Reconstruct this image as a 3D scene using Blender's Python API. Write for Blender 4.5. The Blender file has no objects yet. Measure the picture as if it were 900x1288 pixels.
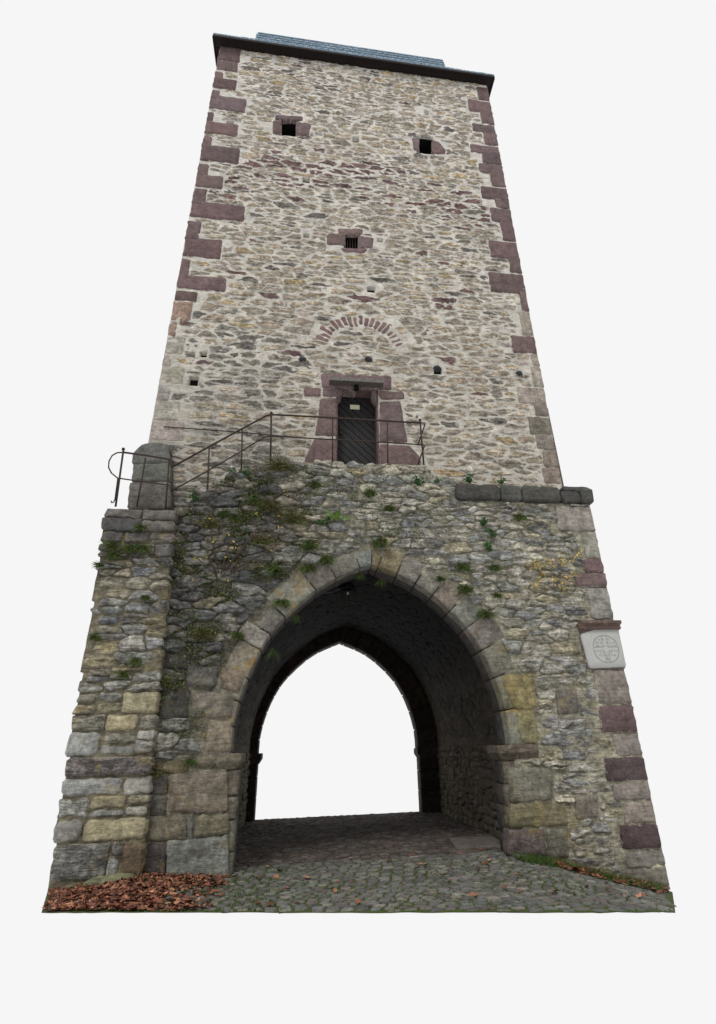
import bpy, bmesh, math, random
import numpy as np
from mathutils import Matrix, Vector, noise

# ------------------------------------------------------------------ camera
SC = bpy.context.scene
COL = SC.collection
R3 = np.array([[0.99011504, -0.02910457, -0.13720473],
               [-0.13692563, -0.412536, -0.90059171],
               [-0.03039056, 0.91047624, -0.41244325]])
R3[1] *= -1.0          # world Y runs away from the camera
# columns: camera right, camera up, camera back
CAMY, CAMZ, FPX, PX0, PY0 = -9.75, 1.65, 665.0, 486.0, 644.0
def _build_cam():
    V = np.array([437., -824.]); D = np.array([385., 945.])
    ray = lambda p: np.array([p[0]-PX0, -(p[1]-PY0), -FPX])
    up = ray(V); up /= np.linalg.norm(up)
    d = ray(D); d -= up*(d@up); d /= np.linalg.norm(d)
    x = np.cross(d, up)
    return np.array([x, d, up])
R3 = _build_cam()
cam = bpy.data.cameras.new("camera"); cam_o = bpy.data.objects.new("camera", cam); COL.objects.link(cam_o)
M4 = Matrix([list(R3[0])+[0], list(R3[1])+[CAMY], list(R3[2])+[CAMZ], [0, 0, 0, 1]])
cam_o.matrix_world = M4
cam.sensor_fit = 'HORIZONTAL'; cam.sensor_width = 36.0
cam.lens = FPX/900*36; cam.shift_x = -36/900.; cam.clip_end = 500; cam.clip_start = .05
SC.camera = cam_o

# ------------------------------------------------------------------ world, sun, exposure
W = bpy.data.worlds.new("World"); SC.world = W; W.use_nodes = True
bg = W.node_tree.nodes["Background"]
bg.inputs[0].default_value = (0.922, 0.922, 0.922, 1); bg.inputs[1].default_value = 1.0
sun = bpy.data.lights.new("sun", 'SUN'); sun.energy = 1.35; sun.angle = math.radians(16); sun.color = (1.0, .97, .93)
sun_o = bpy.data.objects.new("sun", sun); COL.objects.link(sun_o)
sun_o.rotation_euler = Vector((0.30, 0.62, -0.9)).to_track_quat('-Z', 'Y').to_euler()
SC.view_settings.view_transform = 'Standard'; SC.view_settings.look = 'None'
SC.view_settings.exposure = 0; SC.view_settings.gamma = 1
SC.cycles.max_bounces = 6; SC.cycles.diffuse_bounces = 4

# ------------------------------------------------------------------ helpers
T = 1.0                                      # tower face stands one metre behind the gatehouse face
def pix(px, py, Y):
    """photo pixel -> (X, Z) on the wall plane at depth Y"""
    r = R3 @ np.array([px-PX0, -(py-PY0), -FPX]); t = (Y-CAMY)/r[1]
    return (r[0]*t, r[2]*t+CAMZ)
def pixz(px, py, z):
    r = R3 @ np.array([px-PX0, -(py-PY0), -FPX]); t = (z-CAMZ)/r[2]
    return (r[0]*t, r[1]*t+CAMY)
def quad(pts, Y): return ccw([pix(a, b, Y) for a, b in pts])
def area(p): return .5*sum(p[i][0]*p[(i+1) % len(p)][1]-p[(i+1) % len(p)][0]*p[i][1] for i in range(len(p)))
def ccw(p): return list(p) if area(p) > 0 else list(p)[::-1]
def cen(p): n = len(p); return (sum(a[0] for a in p)/n, sum(a[1] for a in p)/n)
def srgb(r, g, b):
    f = lambda c: (c/255/12.92) if c <= 10.3 else ((c/255+.055)/1.055)**2.4
    return (f(r), f(g), f(b))
def rnd(a, b): return random.uniform(a, b)
def nz(x, y, z=0.0): return noise.noise((x, y, z))

def new_mesh(name, verts, faces, mat, tint=None, edge=None, smooth=True):
    me = bpy.data.meshes.new(name)
    me.from_pydata(verts, [], faces)
    if smooth: me.polygons.foreach_set('use_smooth', [True]*len(me.polygons))
    n = len(verts)
    if tint is not None:
        a = me.attributes.new('tint', 'FLOAT_COLOR', 'POINT')
        arr = np.ones((n, 4), dtype=np.float32)
        arr[:, :3] = np.array(tint, dtype=np.float32)
        a.data.foreach_set('color', arr.ravel())
    if edge is not None:
        a = me.attributes.new('edge', 'FLOAT', 'POINT')
        a.data.foreach_set('value', np.array(edge, dtype=np.float32))
    if mat: me.materials.append(mat)
    me.update()
    return me
def link(name, me, parent=None, label=None, cat=None, group=None, kind=None):
    o = bpy.data.objects.new(name, me); COL.objects.link(o)
    if parent is not None: o.parent = parent
    if label: o['label'] = label
    if cat: o['category'] = cat
    if group: o['group'] = group
    if kind: o['kind'] = kind
    return o
def thing(name, label, cat, group=None, loc=(0, 0, 0)):
    o = link(name, None, None, label, cat, group); o.location = loc; o.empty_display_size = .2
    return o
class MB:
    """collects geometry, then becomes one mesh"""
    def __init__(s): s.v = []; s.f = []; s.t = []; s.e = []
    def add(s, v, f, t=(1, 1, 1), e=None):
        k = len(s.v); s.v += [tuple(p) for p in v]; s.f += [tuple(i+k for i in q) for q in f]
        s.t += [t]*len(v) if not isinstance(t, list) else t
        s.e += e if e is not None else [0.0]*len(v)
    def box(s, a, b, t=(1, 1, 1), j=0.0):
        (x0, y0, z0), (x1, y1, z1) = a, b
        v = [(x0, y0, z0), (x1, y0, z0), (x1, y1, z0), (x0, y1, z0), (x0, y0, z1), (x1, y0, z1), (x1, y1, z1), (x0, y1, z1)]
        if j: v = [(p[0]+rnd(-j, j), p[1]+rnd(-j, j), p[2]+rnd(-j, j)) for p in v]
        s.add(v, [(0, 3, 2, 1), (4, 5, 6, 7), (0, 1, 5, 4), (1, 2, 6, 5), (2, 3, 7, 6), (3, 0, 4, 7)], t)
    def tube(s, pts, r, n=8, t=(1, 1, 1), r1=None):
        P = [Vector(p) for p in pts]; v = []; f = []
        for i, p in enumerate(P):
            d = (P[min(i+1, len(P)-1)]-P[max(i-1, 0)]).normalized()
            u = d.cross(Vector((0.13, .21, 1))).normalized() if abs(d.z) < .95 else d.cross(Vector((0, 1, 0.1))).normalized()
            w = d.cross(u)
            rr = r if r1 is None else r+(r1-r)*i/(len(P)-1)
            for k in range(n):
                a = 2*math.pi*k/n; v.append(tuple(p+u*math.cos(a)*rr+w*math.sin(a)*rr))
        for i in range(len(P)-1):
            for k in range(n): f.append((i*n+k, i*n+(k+1) % n, (i+1)*n+(k+1) % n, (i+1)*n+k))
        f.append(tuple(range(n))[::-1]); f.append(tuple((len(P)-1)*n+k for k in range(n)))
        s.add(v, f, t)
    def ball(s, c, r, t=(1, 1, 1)):
        v = []; f = []; n = 8; m = 5
        for i in range(m+1):
            th = math.pi*i/m
            for k in range(n):
                a = 2*math.pi*k/n; v.append((c[0]+r*math.sin(th)*math.cos(a), c[1]+r*math.sin(th)*math.sin(a), c[2]+r*math.cos(th)))
        for i in range(m):
            for k in range(n): f.append((i*n+k, (i+1)*n+k, (i+1)*n+(k+1) % n, i*n+(k+1) % n))
        s.add(v, f, t)
    def build(s, name, mat, parent=None, smooth=False, **kw):
        me = new_mesh(name, s.v, s.f, mat, s.t, s.e, smooth)
        return link(name, me, parent, **kw)

# ------------------------------------------------------------------ 2D polygons
def clip(poly, n, c):
    out = []; L = len(poly)
    for i in range(L):
        a = poly[i]; b = poly[(i+1) % L]
        da = n[0]*a[0]+n[1]*a[1]-c; db = n[0]*b[0]+n[1]*b[1]-c
        if da <= 0: out.append(a)
        if (da < 0 < db) or (db < 0 < da):
            t = da/(da-db); out.append((a[0]+(b[0]-a[0])*t, a[1]+(b[1]-a[1])*t))
    return out
def edges_out(poly):
    """outward normals of a CCW convex polygon"""
    r = []; L = len(poly)
    for i in range(L):
        a = poly[i]; b = poly[(i+1) % L]; dx, dy = b[0]-a[0], b[1]-a[1]; l = math.hypot(dx, dy)
        if l < 1e-6: continue
        n = (dy/l, -dx/l); r.append((n, n[0]*a[0]+n[1]*a[1]))
    return r
def sdist(E, p): return max(n[0]*p[0]+n[1]*p[1]-c for n, c in E)

def masonry(bounds, w, h, gap, excl=(), jit=.32, inside=None, wvar=.45, hvar=.35, edge_gap=None, split=.1, warp=.0, asp=1.35):
    """irregular coursed stones that fill a convex region round convex holes; returns polygons"""
    E = edges_out(bounds)
    x0 = min(p[0] for p in bounds); x1 = max(p[0] for p in bounds)
    z0 = min(p[1] for p in bounds); z1 = max(p[1] for p in bounds)
    X = [edges_out(q) for q in excl]
    XB = [(min(p[0] for p in q), max(p[0] for p in q), min(p[1] for p in q), max(p[1] for p in q)) for q in excl]
    sites = []; z = z0; al = w/h*asp
    while z < z1+h:
        hh = h*(1+rnd(-hvar, hvar)); x = x0-rnd(0, w)
        while x < x1+w:
            ww = w*(1+rnd(-wvar, wvar))
            px, pz = x+ww/2+rnd(-.15, .15)*ww, z+hh/2+rnd(-jit, jit)*hh
            pz += warp*nz(px*.8, pz*.8, 5.5)
            if random.random() < split:
                sites.append((px, pz-hh*.27, 0)); sites.append((px+rnd(-.1, .1)*ww, pz+hh*.27, 0))
            else:
                sites.append((px, pz, rnd(-1, 1)*.012*w))
            x += ww
        z += hh
    ok = []
    for s in sites:
        if sdist(E, s) > w*.35: continue
        ok.append(s)
    g = w*1.0; grid = {}
    for i, s in enumerate(ok): grid.setdefault((int(s[0]//g), int(s[1]//g)), []).append(i)
    a2 = al*al; res = []
    for i, s in enumerate(ok):
        if sdist(E, s) > -.01: continue
        if inside and not inside(s[0], s[1]): continue
        bad = False; near = []
        for e, b in zip(X, XB):
            if s[0] < b[0]-w*2 or s[0] > b[1]+w*2 or s[1] < b[2]-w or s[1] > b[3]+w: continue
            d = sdist(e, s)
            if d < gap*.6+.01: bad = True; break
            near.append(e)
        if bad: continue
        P = [(s[0]-w*1.6, s[1]-h*1.7), (s[0]+w*1.6, s[1]-h*1.7), (s[0]+w*1.6, s[1]+h*1.7), (s[0]-w*1.6, s[1]+h*1.7)]
        cx, cz = int(s[0]//g), int(s[1]//g)
        gg = gap*rnd(.6, 1.5)*.5
        for ix in range(cx-2, cx+3):
            for iz in range(cz-2, cz+3):
                for j in grid.get((ix, iz), ()):
                    if j == i: continue
                    q = ok[j]
                    n = (q[0]-s[0], a2*(q[1]-s[1])); l = math.hypot(*n)
                    if l < 1e-6: continue
                    c = .5*((q[0]**2-s[0]**2)+a2*(q[1]**2-s[1]**2)) + (s[2]-q[2])*w
                    P = clip(P, (n[0]/l, n[1]/l), c/l-gg)
                    if len(P) < 3: break
                if len(P) < 3: break
            if len(P) < 3: break
        if len(P) < 3: continue
        eg = gg if edge_gap is None else edge_gap
        for n, c in E: P = clip(P, n, c-eg)
        for e in near:
            if len(P) < 3: break
            n, c = max(e, key=lambda t: t[0][0]*s[0]+t[0][1]*s[1]-t[1])
            P = clip(P, (-n[0], -n[1]), -(c+gap*.55))
        if len(P) < 3: continue
        xs = [p[0] for p in P]; zs = [p[1] for p in P]
        if area(P) < w*h*.07 or max(xs)-min(xs) < .03 or max(zs)-min(zs) < .02: continue
        res.append(ccw(P))
    return res

def outline(P, step, rough, seed, rnd_r=.25):
    """chamfer the corners, resample, wobble"""
    L = len(P); Q = []
    for i in range(L):
        a, b, c = P[i-1], P[i], P[(i+1) % L]
        l1 = math.hypot(a[0]-b[0], a[1]-b[1]); l2 = math.hypot(c[0]-b[0], c[1]-b[1])
        if l1 < 1e-5 or l2 < 1e-5: continue
        k1 = min(rnd_r, .4*l1)/l1; k2 = min(rnd_r, .4*l2)/l2
        Q.append((b[0]+(a[0]-b[0])*k1, b[1]+(a[1]-b[1])*k1)); Q.append((b[0]+(c[0]-b[0])*k2, b[1]+(c[1]-b[1])*k2))
    out = []; L = len(Q)
    for i in range(L):
        a, b = Q[i], Q[(i+1) % L]; l = math.hypot(b[0]-a[0], b[1]-a[1]); m = max(1, int(round(l/step)))
        if l < step*.3: m = 1
        for k in range(m):
            t = k/m; x = a[0]+(b[0]-a[0])*t; z = a[1]+(b[1]-a[1])*t
            x += rough*nz(x*9, z*9, seed); z += rough*nz(x*9+50, z*9, seed)
            out.append((x, z))
    return out

def block(P, Mf, proud=.03, back=.06, bevel=.012, rough=.006, step=.1, tint=(.3, .3, .3), seed=0.0, face=.01, rr=.03, cap=False, tilt=.0):
    """one stone: outline P (CCW) in wall coordinates, Mf maps (u,v,outwards) to space"""
    O = outline(P, step, rough, seed, rr); c = cen(O); n = len(O)
    tx, tz = rnd(-tilt, tilt), rnd(-tilt, tilt)
    def ins(p, d):
        l = math.hypot(c[0]-p[0], c[1]-p[1]); k = min(.45, d/max(l, 1e-4)); return (p[0]+(c[0]-p[0])*k, p[1]+(c[1]-p[1])*k)
    def dd(p, d): return d+face*nz(p[0]*7+3, p[1]*11, seed+7)+tx*(p[0]-c[0])+tz*(p[1]-c[1])
    v = []; e = []
    for p in O: v.append(Mf(p[0], p[1], -back)); e.append(1.0)
    for p in O: v.append(Mf(p[0], p[1], dd(p, proud-bevel*1.3))); e.append(1.0)
    for p in O: q = ins(p, bevel); v.append(Mf(q[0], q[1], dd(q, proud))); e.append(.75)
    R = 3
    big = max(abs(p[0]-c[0]) for p in O) > .16
    for k, ee in ((.62, .35), (.3, .1)) if big else ((.5, .25),):
        for p in O: q = (c[0]+(p[0]-c[0])*k, c[1]+(p[1]-c[1])*k); v.append(Mf(q[0], q[1], dd(q, proud)+face*.25)); e.append(ee)
        R += 1
    f = []
    for r in range(R-1):
        for i in range(n): j = (i+1) % n; f.append((r*n+i, r*n+j, (r+1)*n+j, (r+1)*n+i))
    v.append(Mf(c[0], c[1], dd(c, proud)+face*.25)); e.append(0.0); k = len(v)-1
    for i in range(n): f.append(((R-1)*n+i, (R-1)*n+(i+1) % n, k))
    if cap: f.append(tuple(range(n))[::-1])
    return v, f, tint, e
def piece(name, P, Mf, mat, parent, label=None, smooth=True, **kw):
    v, f, t, e = block(P, Mf, **kw)
    c = np.mean(np.array(v), axis=0)
    v = [(p[0]-c[0], p[1]-c[1], p[2]-c[2]) for p in v]
    me = new_mesh(name, v, f, mat, [t]*len(v), e, smooth)
    o = link(name, me, parent, label=label); o.location = c
    return o

def sheet(name, Mf, u0, u1, v0, v1, res, hfun, tfun, mat, parent, keep=None, skirt=.3, kind=None):
    """mortar bed: a rough height field with holes, edges turned back into the wall"""
    nu = max(2, int(round((u1-u0)/res))); nv = max(2, int(round((v1-v0)/res)))
    idx = {}; V = []; Tn = []; F = []
    du, dv = (u1-u0)/nu, (v1-v0)/nv
    def vid(i, j):
        k = (i, j)
        if k not in idx:
            u, v = u0+i*du, v0+j*dv; idx[k] = len(V); V.append(Mf(u, v, hfun(u, v))); Tn.append(tfun(u, v))
        return idx[k]
    K = [[(keep is None or keep(u0+(i+.5)*du, v0+(j+.5)*dv)) for j in range(nv)] for i in range(nu)]
    back = {}
    def bid(i, j):
        k = (i, j)
        if k not in back:
            u, v = u0+i*du, v0+j*dv; back[k] = len(V); V.append(Mf(u, v, -skirt)); Tn.append(tfun(u, v))
        return back[k]
    for i in range(nu):
        for j in range(nv):
            if not K[i][j]: continue
            F.append((vid(i, j), vid(i+1, j), vid(i+1, j+1), vid(i, j+1)))
            for (di, dj, a, b) in ((-1, 0, (i, j+1), (i, j)), (1, 0, (i+1, j), (i+1, j+1)), (0, -1, (i, j), (i+1, j)), (0, 1, (i+1, j+1), (i, j+1))):
                ii, jj = i+di, j+dj
                if not (0 <= ii < nu and 0 <= jj < nv and K[ii][jj]):
                    F.append((vid(*a), bid(*a), bid(*b), vid(*b)))
    me = new_mesh(name, V, F, mat, Tn, [0.0]*len(V), True)
    return link(name, me, parent, kind=kind)

# ------------------------------------------------------------------ materials
def nodes(name):
    m = bpy.data.materials.new(name); m.use_nodes = True; nt = m.node_tree
    b = nt.nodes["Principled BSDF"]; b.inputs['Roughness'].default_value = .9
    b.inputs['Specular IOR Level'].default_value = .25
    return m, nt, b
class NB:
    def __init__(s, nt): s.nt = nt
    def n(s, t, **kw):
        x = s.nt.nodes.new(t)
        for k, v in kw.items():
            if k.startswith('i_'): x.inputs[k[2:].replace('_', ' ')].default_value = v
            else: setattr(x, k, v)
        return x
    def l(s, a, b): s.nt.links.new(a, b)
    def noise(s, vec, scale, detail=6, rough=.6, dist=0.0):
        x = s.n('ShaderNodeTexNoise'); x.inputs['Scale'].default_value = scale; x.inputs['Detail'].default_value = detail
        x.inputs['Roughness'].default_value = rough; x.inputs['Distortion'].default_value = dist
        s.l(vec, x.inputs['Vector']); return x.outputs['Fac']
    def map(s, vec, sc=(1, 1, 1), loc=(0, 0, 0), rot=(0, 0, 0)):
        x = s.n('ShaderNodeMapping'); x.inputs['Scale'].default_value = sc; x.inputs['Location'].default_value = loc; x.inputs['Rotation'].default_value = rot
        s.l(vec, x.inputs['Vector']); return x.outputs['Vector']
    def ramp(s, fac, a, b, va=0.0, vb=1.0, smooth=True):
        x = s.n('ShaderNodeMapRange'); x.interpolation_type = 'SMOOTHSTEP' if smooth else 'LINEAR'
        s.l(fac, x.inputs['Value']); x.inputs['From Min'].default_value = a; x.inputs['From Max'].default_value = b
        x.inputs['To Min'].default_value = va; x.inputs['To Max'].default_value = vb; return x.outputs['Result']
    def math(s, op, a, b=None, c=None):
        x = s.n('ShaderNodeMath', operation=op)
        for k, q in enumerate((a, b, c)):
            if q is None: continue
            if isinstance(q, (int, float)): x.inputs[k].default_value = q
            else: s.l(q, x.inputs[k])
        return x.outputs[0]
    def mix(s, fac, a, b, mode='MIX'):
        x = s.n('ShaderNodeMix', data_type='RGBA', blend_type=mode)
        for k, q in ((0, fac), (6, a), (7, b)):
            if isinstance(q, (int, float)): x.inputs[k].default_value = q
            elif isinstance(q, tuple): x.inputs[k].default_value = (*q[:3], 1)
            else: s.l(q, x.inputs[k])
        return x.outputs[2]
    def scale(s, col, f):
        x = s.n('ShaderNodeVectorMath', operation='SCALE'); s.l(col, x.inputs[0])
        if isinstance(f, (int, float)): x.inputs['Scale'].default_value = f
        else: s.l(f, x.inputs['Scale'])
        return x.outputs[0]
def stone_mat(name, smear=0.0, smear_col=(.4, .38, .35), strata=.6, contrast=.5, lichen=0.0, lich_col=(.38, .25, .05), bump=.6, moss=0.0, dark=.5, pale=0.0, grain=26, gz=1.0, stain=0.0, mott=0.0, lich_more=0.0):
    m, nt, b = nodes(name); N = NB(nt)
    pos = N.n('ShaderNodeNewGeometry').outputs['Position']
    tint = N.n('ShaderNodeAttribute', attribute_name='tint').outputs['Color']
    edge = N.n('ShaderNodeAttribute', attribute_name='edge').outputs['Fac']
    n1 = N.noise(pos, 5.0, 8, .68, .4)
    n2 = N.noise(N.map(pos, (1, 1, gz)), grain, 5, .7)
    ns = N.noise(N.map(pos, (3.2, 3.2, 17.0), rot=(0, .06, 0)), 1.0, 6, .7, .8)
    f = N.ramp(n1, .36, .64, 1-contrast, 1+contrast*.8, False)
    f2 = N.ramp(n2, .36, .64, 1-contrast*.8, 1+contrast*.75, False)
    col = N.scale(N.scale(tint, f), f2)
    if strata:
        st = N.ramp(ns, .36, .47)
        col = N.mix(N.math('MULTIPLY', N.math('SUBTRACT', 1.0, st), strata), col, N.scale(col, 1-dark))
    if mott:
        ma = N.ramp(N.noise(N.map(pos, (1, 1, 2.0), (3, 8, 5)), 4.5, 7, .75), .52, .62); mb_ = N.ramp(N.noise(N.map(pos, (1, 1, 2.2), (13, 2, 9)), 3.6, 7, .78), .53, .63)
        col = N.mix(N.math('MULTIPLY', ma, mott), col, srgb(158, 144, 114)); col = N.mix(N.math('MULTIPLY', mb_, mott), col, srgb(128, 124, 116))
    if stain:
        sn = N.ramp(N.noise(N.map(pos, (2.2, 2.2, .45), (5, 5, 2)), 1.0, 7, .7, .6), .46, .62)
        col = N.mix(N.math('MULTIPLY', sn, stain), col, N.scale(col, .42))
    if pale:
        pm = N.ramp(N.noise(pos, 9.0, 6, .75), .56, .66)
        col = N.mix(N.math('MULTIPLY', pm, pale), col, (.42, .41, .38))
    if lichen:
        lm = N.math('MULTIPLY', N.ramp(N.noise(N.map(pos, loc=(7, 3, 1)), 3.1, 8, .72, .5), .53-lich_more, .66-lich_more), N.ramp(N.noise(N.map(pos, loc=(1, 9, 4)), .8, 3), .42-lich_more*4, .6-lich_more*4))
        col = N.mix(N.math('MULTIPLY', lm, lichen), col, lich_col)
    if moss:
        mm = N.math('MULTIPLY', N.ramp(N.noise(N.map(pos, loc=(2, 5, 8)), 4.0, 7, .7), .54, .66), N.ramp(N.noise(N.map(pos, loc=(4, 2, 6)), .55, 3), .45, .62))
        col = N.mix(N.math('MULTIPLY', mm, moss), col, (.035, .045, .012))
    if smear:
        sm = N.math('ADD', N.math('MULTIPLY', edge, 1.0), N.math('MULTIPLY', N.math('SUBTRACT', N.noise(pos, 11.0, 7, .72, .3), .5), 2.6))
        sm = N.ramp(sm, 1.05-smear*.5, 1.3-smear*.5)
        mc = N.scale(N.mix(0.0, smear_col, smear_col), f2)
        col = N.mix(sm, col, mc)
    N.l(col, b.inputs['Base Color'])
    h = N.math('ADD', N.math('MULTIPLY', n1, 1.2), N.math('MULTIPLY', n2, .45))
    h = N.math('ADD', h, N.math('MULTIPLY', N.ramp(ns, .35, .55), .8*max(strata, .15)))
    bp = N.n('ShaderNodeBump'); bp.inputs['Strength'].default_value = bump; bp.inputs['Distance'].default_value = .035
    N.l(h, bp.inputs['Height']); N.l(bp.outputs[0], b.inputs['Normal'])
    return m
MORT_UP = srgb(206, 202, 194)
M_UP = stone_mat('tower_rubble', smear=.92, smear_col=srgb(186, 181, 172), strata=.85, contrast=.5, bump=.9, dark=.5, pale=.3, grain=13, gz=1.9, mott=.3)
M_UPM = stone_mat('tower_mortar', strata=.4, contrast=.2, bump=.8, dark=.35, grain=13, gz=1.6, mott=.3, stain=.12)
M_RED = stone_mat('red_sandstone', strata=.35, contrast=.26, bump=.45, dark=.35, grain=14, gz=2.0, stain=.3, smear=.3, smear_col=srgb(150, 138, 130), pale=.12)
M_PALE = stone_mat('pale_dressed_stone', strata=.4, contrast=.32, bump=.7, dark=.5, grain=16, stain=.3)
M_LOW = stone_mat('weathered_rubble', strata=.8, contrast=.52, bump=1.0, dark=.55, lichen=.6, lich_col=srgb(140, 124, 72), moss=.15, pale=.6, smear=.6, smear_col=srgb(140, 136, 122), grain=16, gz=1.6, stain=.25)
M_DAMP = stone_mat('damp_rubble', strata=.8, contrast=.5, bump=1.0, dark=.6, lichen=.2, lich_col=srgb(120, 106, 66), moss=.25, pale=.3, grain=16, gz=1.5, stain=.6)
M_LOWM = stone_mat('weathered_mortar', strata=.5, contrast=.4, bump=1.0, dark=.5, lichen=.45, lich_col=srgb(138, 124, 76), moss=.15, grain=16, stain=.35)
M_DRESS = stone_mat('weathered_dressed_stone', strata=.4, contrast=.36, bump=.8, dark=.4, lichen=.6, lich_col=srgb(144, 124, 70), moss=.12, pale=.3, grain=17, stain=.35)
M_LICH = stone_mat('orange_lichened_stone', strata=.3, contrast=.34, bump=.8, dark=.4, lichen=.75, lich_col=srgb(146, 118, 62), pale=.4, grain=17, lich_more=.05)
M_PASSAGE = stone_mat('passage_masonry', strata=.4, contrast=.35, bump=.9, dark=.5)  # stone of the passage; the vault's shade is painted in its tints
M_COB = stone_mat('cobble_stone', strata=0, contrast=.3, bump=.5, dark=.3, grain=40)

def ground_mat():
    m, nt, b = nodes('ground_soil_and_moss'); N = NB(nt)
    pos = N.n('ShaderNodeNewGeometry').outputs['Position']
    tint = N.n('ShaderNodeAttribute', attribute_name='tint').outputs['Color']
    n1 = N.noise(pos, 2.2, 6, .65); n2 = N.noise(pos, 34, 5, .7)
    mo = N.math('MULTIPLY', N.ramp(n1, .34, .50), N.n('ShaderNodeAttribute', attribute_name='edge').outputs['Fac'])
    col = N.mix(mo, tint, (.055, .078, .018))
    col = N.scale(col, N.ramp(n2, .25, .75, .45, 1.6, False)); N.l(col, b.inputs['Base Color'])
    bp = N.n('ShaderNodeBump'); bp.inputs['Strength'].default_value = .8; bp.inputs['Distance'].default_value = .02
    N.l(n2, bp.inputs['Height']); N.l(bp.outputs[0], b.inputs['Normal']); return m
M_GRD = ground_mat()
def simple(name, col, rough=.7, metal=0.0, nscale=20, var=.35, bump=.2, dist=.01, stretch=(1, 1, 1), col2=None):
    m, nt, b = nodes(name); N = NB(nt)
    pos = N.n('ShaderNodeNewGeometry').outputs['Position']
    n = N.noise(N.map(pos, stretch), nscale, 6, .65)
    base = N.mix(0.0, tuple(col), tuple(col))
    if col2: base = N.mix(N.ramp(n, .45, .62), tuple(col), tuple(col2))
    c = N.scale(base, N.ramp(n, .25, .75, 1-var, 1+var, False)); N.l(c, b.inputs['Base Color'])
    b.inputs['Roughness'].default_value = rough; b.inputs['Metallic'].default_value = metal
    bp = N.n('ShaderNodeBump'); bp.inputs['Strength'].default_value = bump; bp.inputs['Distance'].default_value = dist
    N.l(n, bp.inputs['Height']); N.l(bp.outputs[0], b.inputs['Normal']); return m
M_IRON = simple('rusty_iron', srgb(52, 46, 44), .65, .3, 60, .5, .4, .003, col2=srgb(66, 50, 42))
M_WOODD = simple('dark_door_wood', srgb(26, 25, 27), .6, 0, 30, .45, .5, .006, (1, 1, 1), srgb(44, 41, 40))
M_EAVE = simple('dark_stained_board', srgb(20, 16, 15), .8, 0, 14, .5, .4, .01, (1, 6, 6), srgb(36, 25, 21))
M_SLATE = simple('blue_grey_slate', srgb(118, 144, 156), .5, 0, 9, .4, .3, .006, col2=srgb(146, 154, 172))
M_SLAB = simple('grey_canopy_slab', srgb(112, 108, 102), .9, 0, 18, .35, .5, .01, col2=srgb(78, 74, 70))
M_SIGN = simple('cream_sign', srgb(190, 186, 160), .6, 0, 60, .1, .1, .001)
M_PLQ = simple('pale_carved_stone', srgb(172, 173, 170), .9, 0, 14, .16, .35, .006, col2=srgb(158, 158, 154))
M_CARVE = simple('carved_line_stone', srgb(138, 138, 135), .9, 0, 20, .2, .2, .004)
M_DARK = simple('shade_and_lamp_black', srgb(14, 12, 12), .95, 0, 20, .3, .2, .004)  # painted shade inside windows and putlog holes; also black of the lamps
def leaf_mat(name, trans=.25):
    m, nt, b = nodes(name); N = NB(nt)
    tint = N.n('ShaderNodeAttribute', attribute_name='tint').outputs['Color']
    pos = N.n('ShaderNodeNewGeometry').outputs['Position']
    c = N.scale(tint, N.ramp(N.noise(pos, 40, 3, .6), .3, .7, .65, 1.35, False))
    N.l(c, b.inputs['Base Color']); b.inputs['Roughness'].default_value = .65
    return m
M_LEAF = leaf_mat('leaf')
mg, nt, b = nodes('lantern_glass'); b.inputs['Base Color'].default_value = (.9, .95, .95, 1); b.inputs['Roughness'].default_value = .05
b.inputs['Transmission Weight'].default_value = 1.0; b.inputs['IOR'].default_value = 1.05; M_GLASS = mg

# ------------------------------------------------------------------ frames
FRONT = lambda u, v, d: (u, -d, v)
TOWER = lambda u, v, d: (u, T-d, v)
BUTF = -0.2
BUTT = lambda u, v, d: (u, BUTF-d, v)

def gz(x, y):
    """ground height"""
    xs = [-6, -3.6, -2.4, -1.1, 1, 3.3, 4.0, 4.8, 6.0, 8]; zs = [.0, .0, .10, 0.02, 0, .03, -.08, -.30, -.58, -.7]
    a = float(np.interp(x, xs, zs)); k = max(0., min(1., (y-.3)/.8)); return a*(1-k)+(-.02)*k

# ------------------------------------------------------------------ pointed arch profile
CX = 1.16; JW = 2.22
HW = [(2.39, -.1), (2.39, 1.65), (2.36, 2.3), (2.16, 3.03), (1.85, 3.65), (1.52, 4.05), (1.12, 4.42), (.74, 4.68), (.37, 4.85), (0, 4.99)]
def arch_pts(n=70):
    """left foot -> apex -> right foot, smooth"""
    P = HW; side = []
    z = np.array([p[1] for p in P[1:]]); h = np.array([p[0] for p in P[1:]])
    L = [0]
    for i in range(1, len(z)): L.append(L[-1]+math.hypot(h[i]-h[i-1], z[i]-z[i-1]))
    L = np.array(L)
    def cr(t):
        i = min(len(L)-2, max(0, int(np.searchsorted(L, t)-1))); u = (t-L[i])/(L[i+1]-L[i])
        g = lambda a, k: a[min(len(a)-1, max(0, k))]
        r = []
        for a in (h, z):
            p0, p1, p2, p3 = g(a, i-1), g(a, i), g(a, i+1), g(a, i+2)
            if i == 0: p0 = p1-(p2-p1)
            if i+2 > len(a)-1: p3 = p2+(p2-p1)
            r.append(.5*((2*p1)+(-p0+p2)*u+(2*p0-5*p1+4*p2-p3)*u*u+(-p0+3*p1-3*p2+p3)*u**3))
        return r
    for k in range(n+1):
        hh, zz = cr(L[-1]*k/n); side.append((max(0, hh), zz))
    left = [(CX-a, b) for a, b in side]; right = [(CX+a, b) for a, b in side[::-1][1:]]
    return left, right
AL, AR = arch_pts()
ARCH = AL+AR
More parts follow.
